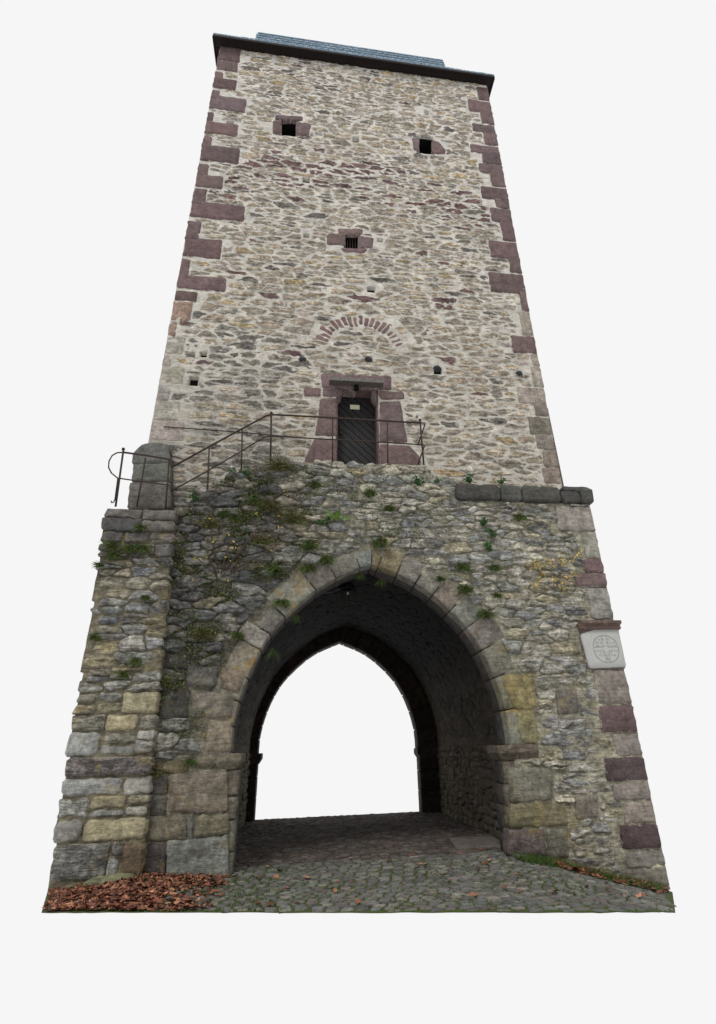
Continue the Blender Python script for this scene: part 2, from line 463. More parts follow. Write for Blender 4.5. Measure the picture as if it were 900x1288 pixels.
def offs(curve, d, apex=None):
    """outward offset of the arch curve (away from the opening)"""
    out = []; n = len(curve)
    for i, p in enumerate(curve):
        a = curve[max(0, i-1)]; b = curve[min(n-1, i+1)]; dx, dz = b[0]-a[0], b[1]-a[1]; l = math.hypot(dx, dz)
        out.append((p[0]-dz/l*d, p[1]+dx/l*d))
    return out
def zarch(x, d=0.0, C=ARCH):
    O = offs(C, d); best = -1
    for i in range(len(O)-1):
        a, b = O[i], O[i+1]
        if (a[0]-x)*(b[0]-x) <= 0 and abs(a[0]-b[0]) > 1e-9:
            z = a[1]+(b[1]-a[1])*(x-a[0])/(b[0]-a[0]); best = max(best, z)
    return best
def in_arch(x, z, d):
    """inside the opening enlarged by d"""
    h = (JW if z < 1.65 else 2.39)+d
    if abs(x-CX) >= h: return False
    if z < 1.65: return True
    return z < ZA(d, x)
_za = {}
def ZA(d, x):
    if d not in _za:
        xs = np.linspace(CX-2.39-d-.01, CX+2.39+d+.01, 240); _za[d] = (xs, np.array([zarch(a, d) for a in xs]))
    xs, zs = _za[d]; return float(np.interp(x, xs, zs))

# ------------------------------------------------------------------ tints
def vary(c, a=.18, h=.06):
    k = 1+rnd(-a, a); return (c[0]*k*(1+rnd(-h, h)), c[1]*k, c[2]*k*(1+rnd(-h, h)))
RED = srgb(108, 91, 90); RED2 = srgb(97, 81, 81)
def tower_tint(x, z):
    r = random.random()
    red = 0.025
    if 17.3 < z < 18.9 and -1.9 < x < 2.6: red = .72
    if 16.4 < z < 18.2 and x > 2.2: red = .4
    if 16.9 < z < 18.3 and x < -1.6: red = .35
    if 11 < z < 13 : red = .07
    if r < red: return vary(srgb(114, 88, 87), .22)
    r = random.random()
    low = max(0, min(1, (11-z)/3))
    if r < .24: c = srgb(166, 158, 140)
    elif r < .52: c = srgb(158, 151, 136)
    elif r < .80: c = srgb(146, 141, 130)
    elif r < .87: c = srgb(104, 102, 99)
    elif r < .95: c = srgb(166, 162, 153)
    else: c = srgb(168, 154, 122)
    c = (c[0]*1.17, c[1]*1.10, c[2]*1.08)
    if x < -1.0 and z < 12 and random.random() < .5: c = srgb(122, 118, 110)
    c = vary(c, .18, .03)
    return c
def low_tint(x, z):
    # dark damp streaky zone, stain plus painted shade, beside the buttress and under the stair; paler lichened stone to the right
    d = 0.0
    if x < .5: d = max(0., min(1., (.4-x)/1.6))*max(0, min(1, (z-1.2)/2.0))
    r = random.random()
    if r < .34: c = srgb(142, 139, 127)
    elif r < .60: c = srgb(128, 127, 120)
    elif r < .82: c = srgb(150, 145, 128)
    elif r < .93: c = srgb(112, 111, 107)
    else: c = srgb(146, 138, 114)
    c = (c[0]*.96, c[1]*.97, c[2]*1.03)
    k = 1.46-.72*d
    if x > 3: k *= 1.06
    c = vary((c[0]*k, c[1]*k, c[2]*k), .2, .04)
    return c

# ================================================================== STONE TOWER
tower = thing('stone_tower', 'tall rubble stone gate tower with red sandstone corners, small square windows and a slate roof', 'tower', loc=(1.15, 5.0, 0))
TL = (1.15, 5.0, 0)
tower.location = (0, 0, 0)
TX0, TX1, TZ0, TZ1 = -3.70, 5.97, 5.6, 24.25
def PT(pts): return quad(pts, T)
# --- dressed stones on the tower face ------------------------------------------------
ql = [(62, 80, 302), (80, 92, 299), (92, 102, 280), (102, 115, 297), (115, 126, 276), (126, 143, 309), (143, 158, 268), (158, 173, 299), (173, 188, 266), (188, 208, 301),
      (208, 223, 262), (223, 239, 280), (239, 259, 259), (260, 280, 307), (280, 303, 252), (303, 327, 278), (327, 351, 238), (351, 368, 284), (368, 380, 248)]
qlp = [(380, 405, 241), (405, 424, 222), (424, 447, 232), (447, 462, 216), (462, 485, 232), (485, 506, 214), (506, 530, 226), (530, 556, 232)]
qr = [(110, 126, 600), (126, 140, 588), (140, 156, 604), (156, 166, 594), (166, 182, 608), (182, 192, 591), (192, 206, 606), (206, 217, 602), (217, 235, 617), (235, 250, 605),
      (250, 262, 622), (262, 279, 617), (279, 303, 630), (303, 324, 615), (324, 343, 640), (343, 367, 615), (367, 392, 654)]
qrp = [(392, 422, 654), (422, 444, 643), (444, 461, 668), (461, 487, 668), (487, 508, 650), (508, 524, 672), (524, 546, 664), (546, 566, 674), (566, 588, 682), (588, 608, 682)]
dress = []           # (polygon, kind, material, tint, proud)
def rowq(y0, y1, px, side):
    z0 = pix(px, y1, T)[1]; z1 = pix(px, y0, T)[1]; xi = pix(px, (y0+y1)/2, T)[0]
    if side < 0: return ccw([(TX0, z0), (xi, z0), (xi, z1), (TX0, z1)])
    return ccw([(xi, z0), (TX1, z0), (TX1, z1), (xi, z1)])
for i, (a, b_, x) in enumerate(ql): dress.append((rowq(a, b_, x, -1), 'quoin', M_RED, vary(RED if i % 3 else RED2, .12), .03))
for i, (a, b_, x) in enumerate(qlp):
    dress.append((rowq(a, b_, x, -1), 'quoin', M_PALE, vary(srgb(150, 130, 116) if i < 2 else srgb(160, 154, 145), .08), .012))
for i, (a, b_, x) in enumerate(qr): dress.append((rowq(a, b_, x, 1), 'quoin', M_RED, vary(RED if i % 3 else RED2, .12), .03))
for i, (a, b_, x) in enumerate(qrp):
    if i == 1: dress.append((rowq(a, b_, x, 1), 'quoin', M_RED, vary(RED, .1), .03))
    else: dress.append((rowq(a, b_, x, 1), 'quoin', M_PALE, vary(srgb(158, 150, 140) if i < 5 else srgb(132, 122, 112), .14), .02))
# windows: (hole quad, surround quads)
wins = [((354, 152, 372, 170), [[(343, 153), (354, 152), (354, 170), (343, 169)], [(372, 154), (391, 158), (388, 172), (372, 171)], [(346, 146), (381, 148), (380, 153), (346, 151)]]),
        ((527, 173, 543, 193), [[(518, 175), (527, 174), (527, 192), (520, 189)], [(543, 177), (552, 180), (560, 190), (559, 195), (543, 194)]]),
        ((434, 296, 450, 313), [[(411, 295), (434, 294), (434, 310), (411, 308)], [(450, 297), (470, 300), (468, 313), (450, 313)], [(424, 289), (456, 289), (455, 296), (426, 295)], [(428, 313), (462, 314), (458, 319), (432, 318)]])]
holes = []
for hq, sur in wins:
    P = PT([(hq[0], hq[1]), (hq[2], hq[1]+1), (hq[2], hq[3]), (hq[0], hq[3])])
    xs = [p[0] for p in P]; zs = [p[1] for p in P]; r = (min(xs), max(xs), min(zs), max(zs)); holes.append(r)
    for s in sur: dress.append((PT(s), 'window_surround_stone', M_RED, vary(RED, .12), .035))
# door surround
DX0, DX1, DZ0, DZ1 = pix(424, 540, T)[0], pix(474.5, 540, T)[0], 7.2, pix(449, 490, T)[1]
# z beneath the platform edge line of sight
sur_d = [[(403, 502), (423, 501), (423, 549), (396, 549)], [(396, 551), (423, 553), (423, 600), (378, 600), (386, 570)],
         [(477, 506), (503, 505), (512, 557), (477, 557)], [(477, 559), (514, 561), (528, 575), (530, 600), (477, 600)],
         [(382, 488), (403, 489), (403, 499), (382, 499)], [(406, 489), (428, 489), (424, 500), (406, 500)], [(474, 492), (508, 494), (508, 503), (478, 503)],
         [(403, 471), (492, 474), (492, 491), (429, 489), (405, 488)]]
for s in sur_d: dress.append((PT(s), 'door_surround_stone', M_RED, vary(RED, .1), .04))
# relieving arch of small red stones
ra = []
c0 = pix(395, 428, T); c1 = pix(512, 432, T); top = pix(453, 396, T)
mx, mz = (c0[0]+c1[0])/2, (c0[1]+c1[1])/2; sag = top[1]-mz-.05; hw = (c1[0]-c0[0])/2; RR = (hw*hw+sag*sag)/(2*sag); cz = mz+sag-RR
a0 = math.asin(hw/RR); nA = 19
for i in range(nA):
    t0 = -a0+2*a0*(i+.08+rnd(-.06, .06))/nA; t1 = -a0+2*a0*(i+.84+rnd(-.06, .06))/nA; r0 = RR-rnd(.30, .40); r1 = RR+rnd(-.1, .09)
    if i > 14: t0 += .02
    P = [(mx+r*math.sin(t), cz+r*math.cos(t)) for t, r in ((t0, r0), (t1, r0), (t1, r1), (t0, r1))]
    dress.append((ccw(P), 'relieving_arch_stone', M_RED, vary(srgb(118, 96, 94), .2), .014))
excl = [d[0] for d in dress]
excl.append([(DX0-.02, 7.0), (DX1+.02, 7.0), (DX1+.02, DZ1), (DX0-.02, DZ1)])
for r in holes: excl.append([(r[0], r[2]), (r[1], r[2]), (r[1], r[3]), (r[0], r[3])])
# putlog holes
pl_px = [(290, 156), (400, 169), (447, 176), (536, 142), (384, 227), (385, 296), (478, 302), (551, 467), (255, 446), (242, 480), (466, 365)]
putl = []
for (a, b_) in pl_px:
    c = pix(a, b_, T); w_ = rnd(.08, .11); h_ = rnd(.09, .13)
    if (a, b_) == (551, 467): w_, h_ = .11, .09
    putl.append((c[0]-w_, c[0]+w_, c[1]-h_, c[1]+h_))
for r in putl: excl.append([(r[0]-.02, r[2]-.02), (r[1]+.02, r[2]-.02), (r[1]+.02, r[3]+.02), (r[0]-.02, r[3]+.02)])
random.seed(11)
stones = masonry([(TX0+.02, TZ0+.9), (TX1-.02, TZ0+.9), (TX1-.02, TZ1), (TX0+.02, TZ1)], .54, .25, .042, excl, wvar=.55, hvar=.42, split=.16, warp=.35, jit=.15, asp=1.5)
def dist_cam(p, Y): return math.sqrt(p[0]**2+(Y-CAMY)**2+(p[1]-CAMZ)**2)
def visible_size(P, Y):
    c = cen(P); return area(P)/dist_cam(c, Y)**2*(1.0 if c[1] < 12 else .75)
stones = [(visible_size(P, T) if cen(P)[1] > 7.3 or cen(P)[0] < -1.2 else 0, P) for P in stones]
stones.sort(key=lambda s: -s[0])
rest = MB()
for i, (sz, P) in enumerate(stones):
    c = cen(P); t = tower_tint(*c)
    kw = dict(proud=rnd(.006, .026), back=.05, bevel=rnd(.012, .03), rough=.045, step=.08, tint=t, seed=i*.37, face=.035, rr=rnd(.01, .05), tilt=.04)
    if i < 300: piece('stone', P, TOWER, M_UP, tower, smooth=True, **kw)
    else: rest.add(*block(P, TOWER, **kw))
rest.build('rubble_stones', M_UP, tower, smooth=True, kind='stuff')
for i, (P, nm, mt, t, pr) in enumerate(dress):
    q = nm == 'quoin'
    piece(nm, P if not q else [(p[0]+(rnd(-.02, .01) if p[0] < TX0+.05 else 0)+(rnd(-.01, .02) if p[0] > TX1-.05 else 0), p[1]) for p in P], TOWER, mt, tower,
          proud=pr, back=(.5 if q else (.45 if nm == 'door_surround_stone' else .12)), bevel=.018, rough=(.03 if q else .02), step=(.14 if q else .08), tint=t, seed=i*1.7, face=.012, rr=.03)
def tkeep(u, v):
    for r in putl:
        if r[0] < u < r[1] and r[2] < v < r[3]: return False
    for r in holes:
        if r[0]-.05 < u < r[1]+.05 and r[2]-.04 < v < r[3]+.04: return False
    if DX0-.06 < u < DX1+.06 and v < DZ1+.06: return False
    return True
def tmort(u, v):
    k = 1+.10*nz(u*.5, v*.5, 3)+.12*nz(u*2, v*2, 9)
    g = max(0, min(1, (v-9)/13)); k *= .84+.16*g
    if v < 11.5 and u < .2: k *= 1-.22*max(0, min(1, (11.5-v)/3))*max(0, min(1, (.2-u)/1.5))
    c = MORT_UP; return (c[0]*k, c[1]*k*(.985+.015*g), c[2]*k*(.95+.06*g))
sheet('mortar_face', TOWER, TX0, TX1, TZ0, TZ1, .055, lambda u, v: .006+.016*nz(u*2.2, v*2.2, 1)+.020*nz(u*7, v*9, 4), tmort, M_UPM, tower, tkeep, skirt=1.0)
# core of the tower, with the passage left open
core = MB(); TB = 8.1
core.box((TX0+.03, T+.98, 6.0), (TX1-.03, TB, TZ1-.02), MORT_UP)
core.box((TX0+.02, T+.06, -.1), (CX-2.3-.62, TB, 6.0), srgb(120, 115, 105)); core.box((CX+2.3+.62, T+.06, -.1), (TX1-.02, TB, 6.0), srgb(120, 115, 105))
ns_ = 44
for i in range(ns_):
    xa = CX-2.92+5.84*i/ns_; xb = CX-2.92+5.84*(i+1)/ns_
    z = max(zarch(max(CX-2.85, min(CX+2.85, xa)), .6), zarch(max(CX-2.85, min(CX+2.85, xb)), .6), 1.9)
    core.box((xa, T+.06, z), (xb, TB, 6.0), srgb(120, 115, 105))
core.build('wall_core', M_UPM, tower)
# a short batter on the right-hand corner
cb = MB(); zt = pix(690, 508, T)[1]
cb.add([(TX1-.06, T+.06, 6.8), (TX1+.10, T+.06, 6.8), (TX1+.05, T+.06, zt-.1), (TX1-.06, T+.06, zt+.05), (TX1-.06, TB, 6.8), (TX1+.10, TB, 6.8), (TX1+.05, TB, zt-.1), (TX1-.06, TB, zt+.05)],
       [(0, 1, 2, 3), (1, 5, 6, 2), (2, 6, 7, 3), (4, 7, 6, 5), (0, 4, 5, 1)], srgb(92, 84, 78))
cb.build('corner_batter', M_PALE, tower)
# side stones of the tower (seen only by stepping aside)
random.seed(5)
for nm, fr in (('left_side_stones', lambda u, v, d: (TX0+.02-d, -u, v)), ('right_side_stones', lambda u, v, d: (TX1-.02+d, u, v))):
    rb = MB(); b0, b1 = (-TB, -T-.55) if nm[0] == 'l' else (T+.55, TB)
    for P in masonry([(b0, 0), (b1, 0), (b1, TZ1), (b0, TZ1)], .7, .3, .06):
        rb.add(*block(P, fr, proud=.02, back=.03, bevel=.02, rough=.04, step=.3, tint=tower_tint(5, cen(P)[1]), seed=1, face=.02))
    rb.build(nm[:-7].replace('left_', '').replace('right_', '')+'_rubble_stones', M_UP, tower, smooth=True, kind='stuff')
# window recesses with bars; lining painted black for the shade inside
for k, r in enumerate(holes):
    mb = MB(); y = T+.9; a_, b_, c_, d_ = r
    mb.box((a_-.06, y, c_-.06), (b_+.06, y+.05, d_+.06))
    mb.box((a_-.08, T+.10, c_-.03), (a_, y, d_+.03)); mb.box((b_, T+.10, c_-.03), (b_+.08, y, d_+.03))
    mb.box((a_-.07, T+.10, c_-.08), (b_+.07, y, c_)); mb.box((a_-.07, T+.10, d_), (b_+.07, y, d_+.08))
    wo = mb.build('window', M_DARK, tower)
    if k == 2:
        for j in range(4):
            bb = MB(); x = r[0]+(r[1]-r[0])*(j+1)/(5 if k == 2 else 3); bb.tube([(x, T+.12, r[2]-.02), (x, T+.12, r[3]+.02)], .012, 6)
            bb.build('window_bar', M_IRON, wo)
for r in putl:
    hb = MB(); hb.box((r[0]-.05, T+.14, r[2]-.05), (r[1]+.05, T+.2, r[3]+.05)); hb.build('putlog_shade_plate', M_DARK, tower)  # dark plate behind each hole, coloured as the shade inside
# protruding dark stones in two old beam holes
for (a, b_) in ((380, 453), (463, 453), (652, 471), (549, 464)):
    c = pix(a, b_, T); P = [(c[0]+.11*math.cos(t), c[1]+.085*math.sin(t)) for t in np.linspace(0, 2*math.pi, 8)[:-1]]
    piece('projecting_stone', P, TOWER, M_PALE, tower, tint=srgb(66, 66, 70), proud=.09, back=.05, bevel=.04, rough=.02, step=.06, face=.02)
# door
door = MB(); door.box((DX0-.05, T+.36, 7.1), (DX1+.05, T+.42, DZ1+.1)); dr = door.build('door', M_WOODD, tower)
bd = [(DX0, 7.15), (DX1, 7.15), (DX1, DZ1), (DX0, DZ1)]
s2 = math.sqrt(.5); kmin = DX0*s2+7.15*s2; kmax = DX1*s2+DZ1*s2; wpl = .15; k = kmin; i = 0
while k < kmax:
    P = clip(clip(bd, (s2, s2), k+wpl-.008), (-s2, -s2), -(k+.008))
    if len(P) >= 3 and area(P) > .003:
        piece('door_plank', ccw(P), lambda u, v, d: (u, T+.36-d, v), M_WOODD, dr, proud=.03+rnd(0, .008), back=0, bevel=.006, rough=0, step=3, rr=.005, face=.002, smooth=False, tint=(1, 1, 1))
    k += wpl; i += 1
sg = MB(); a = pix(440, 509, T+.3); c = pix(452, 515, T+.3); sg.box((a[0], T+.30, c[1]), (c[0], T+.318, a[1])); sg.build('door_sign', M_SIGN, dr)
for (x_, z_, l_) in ((.25, .55, .2), (.25, .44, .17), (.25, .33, .1)):
    pass
hd = MB(); a = pix(428, 541, T+.3); hd.box((a[0]-.02, T+.29, a[1]-.11), (a[0]+.03, T+.325, a[1]+.11)); hd.tube([(a[0], T+.30, a[1]), (a[0], T+.25, a[1]), (a[0]+.1, T+.25, a[1]-.02)], .012, 6); hd.build('handle', M_IRON, dr)
# shoulders of the door opening (corbels) and reveal
rv = MB(); rt = RED
rv.box((DX0-.12, T+.02, 7.1), (DX0+.005, T+.38, DZ1+.02), RED); rv.box((DX1-.005, T+.02, 7.1), (DX1+.12, T+.38, DZ1+.02), RED); rv.box((DX0-.12, T+.02, DZ1), (DX1+.12, T+.38, DZ1+.16), RED)
rv.build('door_reveal', M_RED, tower)
for sx, xx in ((1, DX0), (-1, DX1)):
    P = ccw([(xx, DZ1), (xx+sx*.13, DZ1), (xx+sx*.10, DZ1-.14), (xx, DZ1-.30)])
    piece('door_corbel', P, TOWER, M_RED, tower, tint=vary(RED, .05), proud=.02, back=.36, bevel=.01, rough=0, step=.2, face=.004, rr=.01)
# stone canopy slab over the door on its little lamp
a = pix(415, 476, T-.25); c = pix(482, 481, T-.25)
P = [(a[0]-.02, a[1]-.05), (c[0], c[1]-.02), (c[0]+.01, c[1]+.09), (a[0], a[1]+.06)]
cn = MB(); v0 = [(p[0], T-.32, p[1]-.05) for p in P]; v1 = [(p[0], T+.1, p[1]+.06) for p in P]
cn.add(v0+v1, [(0, 1, 2, 3), (4, 7, 6, 5), (0, 4, 5, 1), (1, 5, 6, 2), (2, 6, 7, 3), (3, 7, 4, 0)]); cn.build('door_canopy', M_SLAB, tower)
lp = MB(); a = pix(448, 486, T-.12); lp.tube([(a[0], T-.10, a[1]+.1), (a[0], T-.10, a[1]+.02), (a[0], T-.10, a[1]-.09)], .05, 8, r1=.065); lp.build('door_lamp', M_DARK, tower)
# thin iron bar along the face left of the door
wb = MB(); a = pix(206, 537, T-.03); c = pix(303, 544, T-.03); e_ = pix(380, 551, T-.03); wb.tube([(a[0], T-.04, a[1]), (c[0], T-.04, c[1]), (e_[0], T-.04, e_[1])], .013, 6); wb.build('wall_bar', M_IRON, tower)

# eaves and roof ---------------------------------------------------------------------
ev = MB(); EX0, EX1, EY0, EY1, EZ = -3.90, 6.17, T-.30, TB+.3, 24.25
nb = 3
for k in range(nb):   # soffit boards
    y0 = EY0+.02+k*.10; y1 = y0+.095
    bb = MB(); bb.box((EX0+.02, y0, EZ+rnd(0, .008)), (EX1-.02, y1, EZ+.04), j=.003); bb.build('soffit_board', M_EAVE, tower)
ev.box((EX0+.02, EY0+.33, EZ+.01), (EX1-.02, EY1, EZ+.05)); ev.build('eave_ceiling', M_EAVE, tower)
fb = MB(); fb.box((EX0, EY0-.02, EZ-.03), (EX1, EY0+.02, EZ+.07)); fb.box((EX0-.02, EY0+.02, EZ-.03), (EX0+.02, EY1, EZ+.07)); fb.box((EX1-.02, EY0+.02, EZ-.03), (EX1+.02, EY1, EZ+.07)); fb.box((EX0, EY1, EZ-.03), (EX1, EY1+.04, EZ+.07))
fb.build('fascia', M_EAVE, tower)
rf = MB(); RY0, RY1 = T+.75, TB-.75; RX0, RX1 = pix(316, 56, RY0)[0], pix(565, 90, RY0)[0]
zb = 25.25; zt_ = pix(460, 61, RY0+.25)[1]
o = [(EX0, EY0, EZ+.07), (EX1, EY0, EZ+.07), (EX1, EY1, EZ+.07), (EX0, EY1, EZ+.07)]
m_ = [(RX0, RY0, zb), (RX1, RY0, zb), (RX1, RY1, zb), (RX0, RY1, zb)]
t_ = [(RX0+.14, RY0+.25, zt_), (RX1-.14, RY0+.25, zt_), (RX1-.14, RY1-.25, zt_), (RX0+.14, RY1-.25, zt_)]
rg = [(RX0+2.6, (RY0+RY1)/2, zt_+1.2), (RX1-2.6, (RY0+RY1)/2, zt_+1.2)]
rf.add(o+m_+t_+rg, [(0, 1, 5, 4), (1, 2, 6, 5), (2, 3, 7, 6), (3, 0, 4, 7), (4, 5, 9, 8), (5, 6, 10, 9), (6, 7, 11, 10), (7, 4, 8, 11), (8, 9, 13, 12), (10, 11, 12, 13), (9, 10, 13), (11, 8, 12), (3, 2, 1, 0)])
roof = rf.build('roof', M_SLATE, tower)
sl = MB(); random.seed(3)
def slates(p0, p1, p2, p3, rows, w_):   # p0,p1 bottom; p3,p2 top
    p0, p1, p2, p3 = map(Vector, (p0, p1, p2, p3)); nrm = (p1-p0).cross(p3-p0).normalized()
    for r in range(rows):
        ta, tb = r/rows, (r+1.25)/rows
        a, b_ = p0.lerp(p3, ta), p1.lerp(p2, ta); a2, b2 = p0.lerp(p3, min(1, tb)), p1.lerp(p2, min(1, tb))
        n = max(2, int((b_-a).length/w_)); of = .5 if r % 2 else 0
        for i in range(-1, n+1):
            s0, s1 = (i+of)/n+.0015, (i+1+of)/n-.0015
            s0, s1 = max(0, s0), min(1, s1)
            if s1-s0 < .2/n: continue
            l = rnd(.05, .066); dn = (p0-p3).normalized()*rnd(0, .014)
            q = [a.lerp(b_, s0)+dn+nrm*l, a.lerp(b_, s1)+dn+nrm*l, a2.lerp(b2, s1)+nrm*.006, a2.lerp(b2, s0)+nrm*.006, a.lerp(b_, s0)+dn+nrm*.002, a.lerp(b_, s1)+dn+nrm*.002]
            sl.add([tuple(x) for x in q], [(0, 1, 2, 3), (4, 5, 1, 0), (4, 0, 3), (1, 5, 2)])
slates(m_[0], m_[1], t_[1], t_[0], 13, .24); slates(m_[1], m_[2], t_[2], t_[1], 13, .3); slates(m_[3], m_[0], t_[0], t_[3], 13, .3)
slates(o[0], o[1], m_[1], m_[0], 8, .3)
sl.build('slates', M_SLATE, roof, kind='stuff')

# ================================================================== GATEHOUSE (front block with the pointed passage)
gate = thing('gatehouse', 'mossy stone gatehouse block in front of the tower, pierced by a pointed arch passage', 'gatehouse')
GX0, GX1 = -2.62, 5.98
TOPX = [-4, -2.62, -2.1, -1.53, -.95, -.34, .3, 1.4, 2.36, 2.45, 3.0, 3.06, 6.1]
TOPZ = [5.98, 6.03, 6.5, 6.95, 7.12, 7.2, 7.24, 7.24, 7.26, 7.05, 6.98, 6.46, 6.46]
def ztop(x): return float(np.interp(x, TOPX, TOPZ))
big = []
def G(pts, tint, mt=None, nm='dressed_stone', back=.26, proud=.03):
    tint = tuple(q*1.18 for q in tint)
    big.append((quad(pts, 0), nm, mt or M_DRESS, vary(tint, .06), back, proud))
GR = srgb(118, 115, 106)
# left pier
G([(211, 1058), (287, 1050), (288, 1107), (210, 1107)], srgb(112, 112, 108), proud=.07)
G([(182, 1062), (209, 1060), (208, 1100), (178, 1100)], srgb(76, 70, 66))
G([(183, 1028), (234, 1027), (234, 1056), (181, 1058)], srgb(108, 102, 86)); G([(236, 1028), (243, 1028), (243, 1055), (236, 1056)], srgb(100, 98, 90))
G([(245, 1026), (288, 1023), (288, 1049), (244, 1055)], srgb(108, 103, 88))
G([(213, 974), (285, 972), (287, 1021), (211, 1023)], srgb(112, 106, 94))
G([(188, 977), (211, 977), (211, 998), (186, 999)], srgb(84, 80, 76)); G([(185, 1001), (210, 1001), (209, 1025), (182, 1025)], srgb(90, 86, 80))
G([(190, 954), (238, 955), (237, 972), (189, 972)], srgb(100, 92, 72))
G([(241, 868), (294, 872), (291, 902), (240, 903)], srgb(112, 108, 98)); G([(203, 866), (238, 868), (237, 902), (196, 905)], srgb(78, 75, 70))
G([(262, 906), (290, 906), (291, 946), (257, 946)], srgb(118, 112, 98))
G([(278, 838), (311, 846), (299, 872), (277, 864)], srgb(110, 102, 86)); G([(236, 836), (274, 838), (272, 864), (233, 862)], srgb(96, 92, 88))
G([(206, 822), (240, 822), (238, 842), (204, 842)], srgb(66, 64, 60))
# right pier
G([(638, 965), (693, 966), (694, 1006), (640, 1008)], srgb(116, 112, 98)); G([(640, 1010), (710, 1010), (713, 1038), (641, 1040)], srgb(112, 106, 84))
G([(638, 1044), (682, 1042), (687, 1076), (640, 1076)], srgb(92, 84, 84), proud=.06); G([(686, 1043), (713, 1041), (716, 1078), (690, 1080)], srgb(98, 96, 86))
G([(628, 850), (670, 846), (676, 890), (648, 893)], srgb(124, 116, 84)); G([(648, 896), (672, 893), (676, 934), (655, 935)], srgb(122, 116, 88))
G([(698, 868), (724, 866), (728, 896), (702, 899)], srgb(112, 104, 96)); G([(722, 1000), (750, 998), (752, 1030), (724, 1030)], srgb(116, 110, 100))
# right corner quoins
PALEQ = srgb(146, 142, 134)
def GQ(y0, y1, x0, tint, mt): 
    zc0 = pix(x0, y1, 0)[1]; zc1 = pix(x0, y0, 0)[1]; xi = pix(x0, (y0+y1)/2, 0)[0]
    big.append(([(xi, zc0), (GX1, zc0), (GX1, zc1), (xi, zc1)], 'quoin', mt, vary(tint, .07), .4, .05 if mt is M_RED else .03))
GQ(637, 667, 700, PALEQ, M_PALE); GQ(669, 702, 733, PALEQ, M_PALE); GQ(703, 720, 735, RED, M_RED); GQ(721, 738, 722, RED, M_RED); GQ(739, 778, 740, PALEQ, M_PALE)
GQ(843, 886, 748, srgb(138, 130, 122), M_PALE); GQ(888, 921, 753, srgb(94, 80, 80), M_RED); GQ(923, 951, 772, srgb(134, 124, 118), M_PALE)
GQ(953, 983, 760, srgb(84, 70, 71), M_RED); GQ(985, 1007, 770, srgb(132, 122, 117), M_PALE); GQ(1009, 1036, 782, srgb(138, 128, 121), M_PALE); GQ(1038, 1068, 779, srgb(80, 66, 67), M_RED)
GQ(1071, 1092, 786, srgb(134, 128, 122), M_PALE); GQ(1094, 1118, 780, srgb(118, 114, 106), M_PALE)
# voussoirs: left and right sides up to the apex
random.seed(21)
def frac_pt(C, s):
    L = [0]
    for i in range(1, len(C)): L.append(L[-1]+math.hypot(C[i][0]-C[i-1][0], C[i][1]-C[i-1][1]))
    t = s*L[-1]; i = min(len(C)-2, max(0, int(np.searchsorted(L, t)-1))); u = (t-L[i])/(L[i+1]-L[i])
    return (C[i][0]+(C[i+1][0]-C[i][0])*u, C[i][1]+(C[i+1][1]-C[i][1])*u)
vq = []
Lc = AL; Rc = AR[::-1]; Rc = [ (2*CX-p[0], p[1]) for p in AL ]
cutL = [.0, .105, .195, .285, .40, .47, .56, .73, .83, .945, 1.0]
tinL = [srgb(116, 112, 100), srgb(112, 108, 96), srgb(116, 110, 96), srgb(124, 120, 108), srgb(126, 125, 120), srgb(96, 92, 86), srgb(126, 123, 114), srgb(104, 102, 96), srgb(122, 118, 108), srgb(126, 128, 130)]
wL = [.42, .5, .46, .42, .5, .3, .5, .4, .36, .3]
cutR = [.0, .14, .27, .39, .50, .60, .70, .79, .88, .97, 1.0]
tinR = [srgb(120, 116, 102), srgb(122, 117, 100), srgb(124, 118, 104), srgb(116, 102, 98), srgb(114, 112, 104), srgb(124, 108, 92), srgb(116, 112, 104), srgb(112, 108, 98), srgb(120, 108, 70), srgb(120, 110, 76)]
wR = [.5, .52, .44, .56, .42, .46, .4, .42, .4, .36]
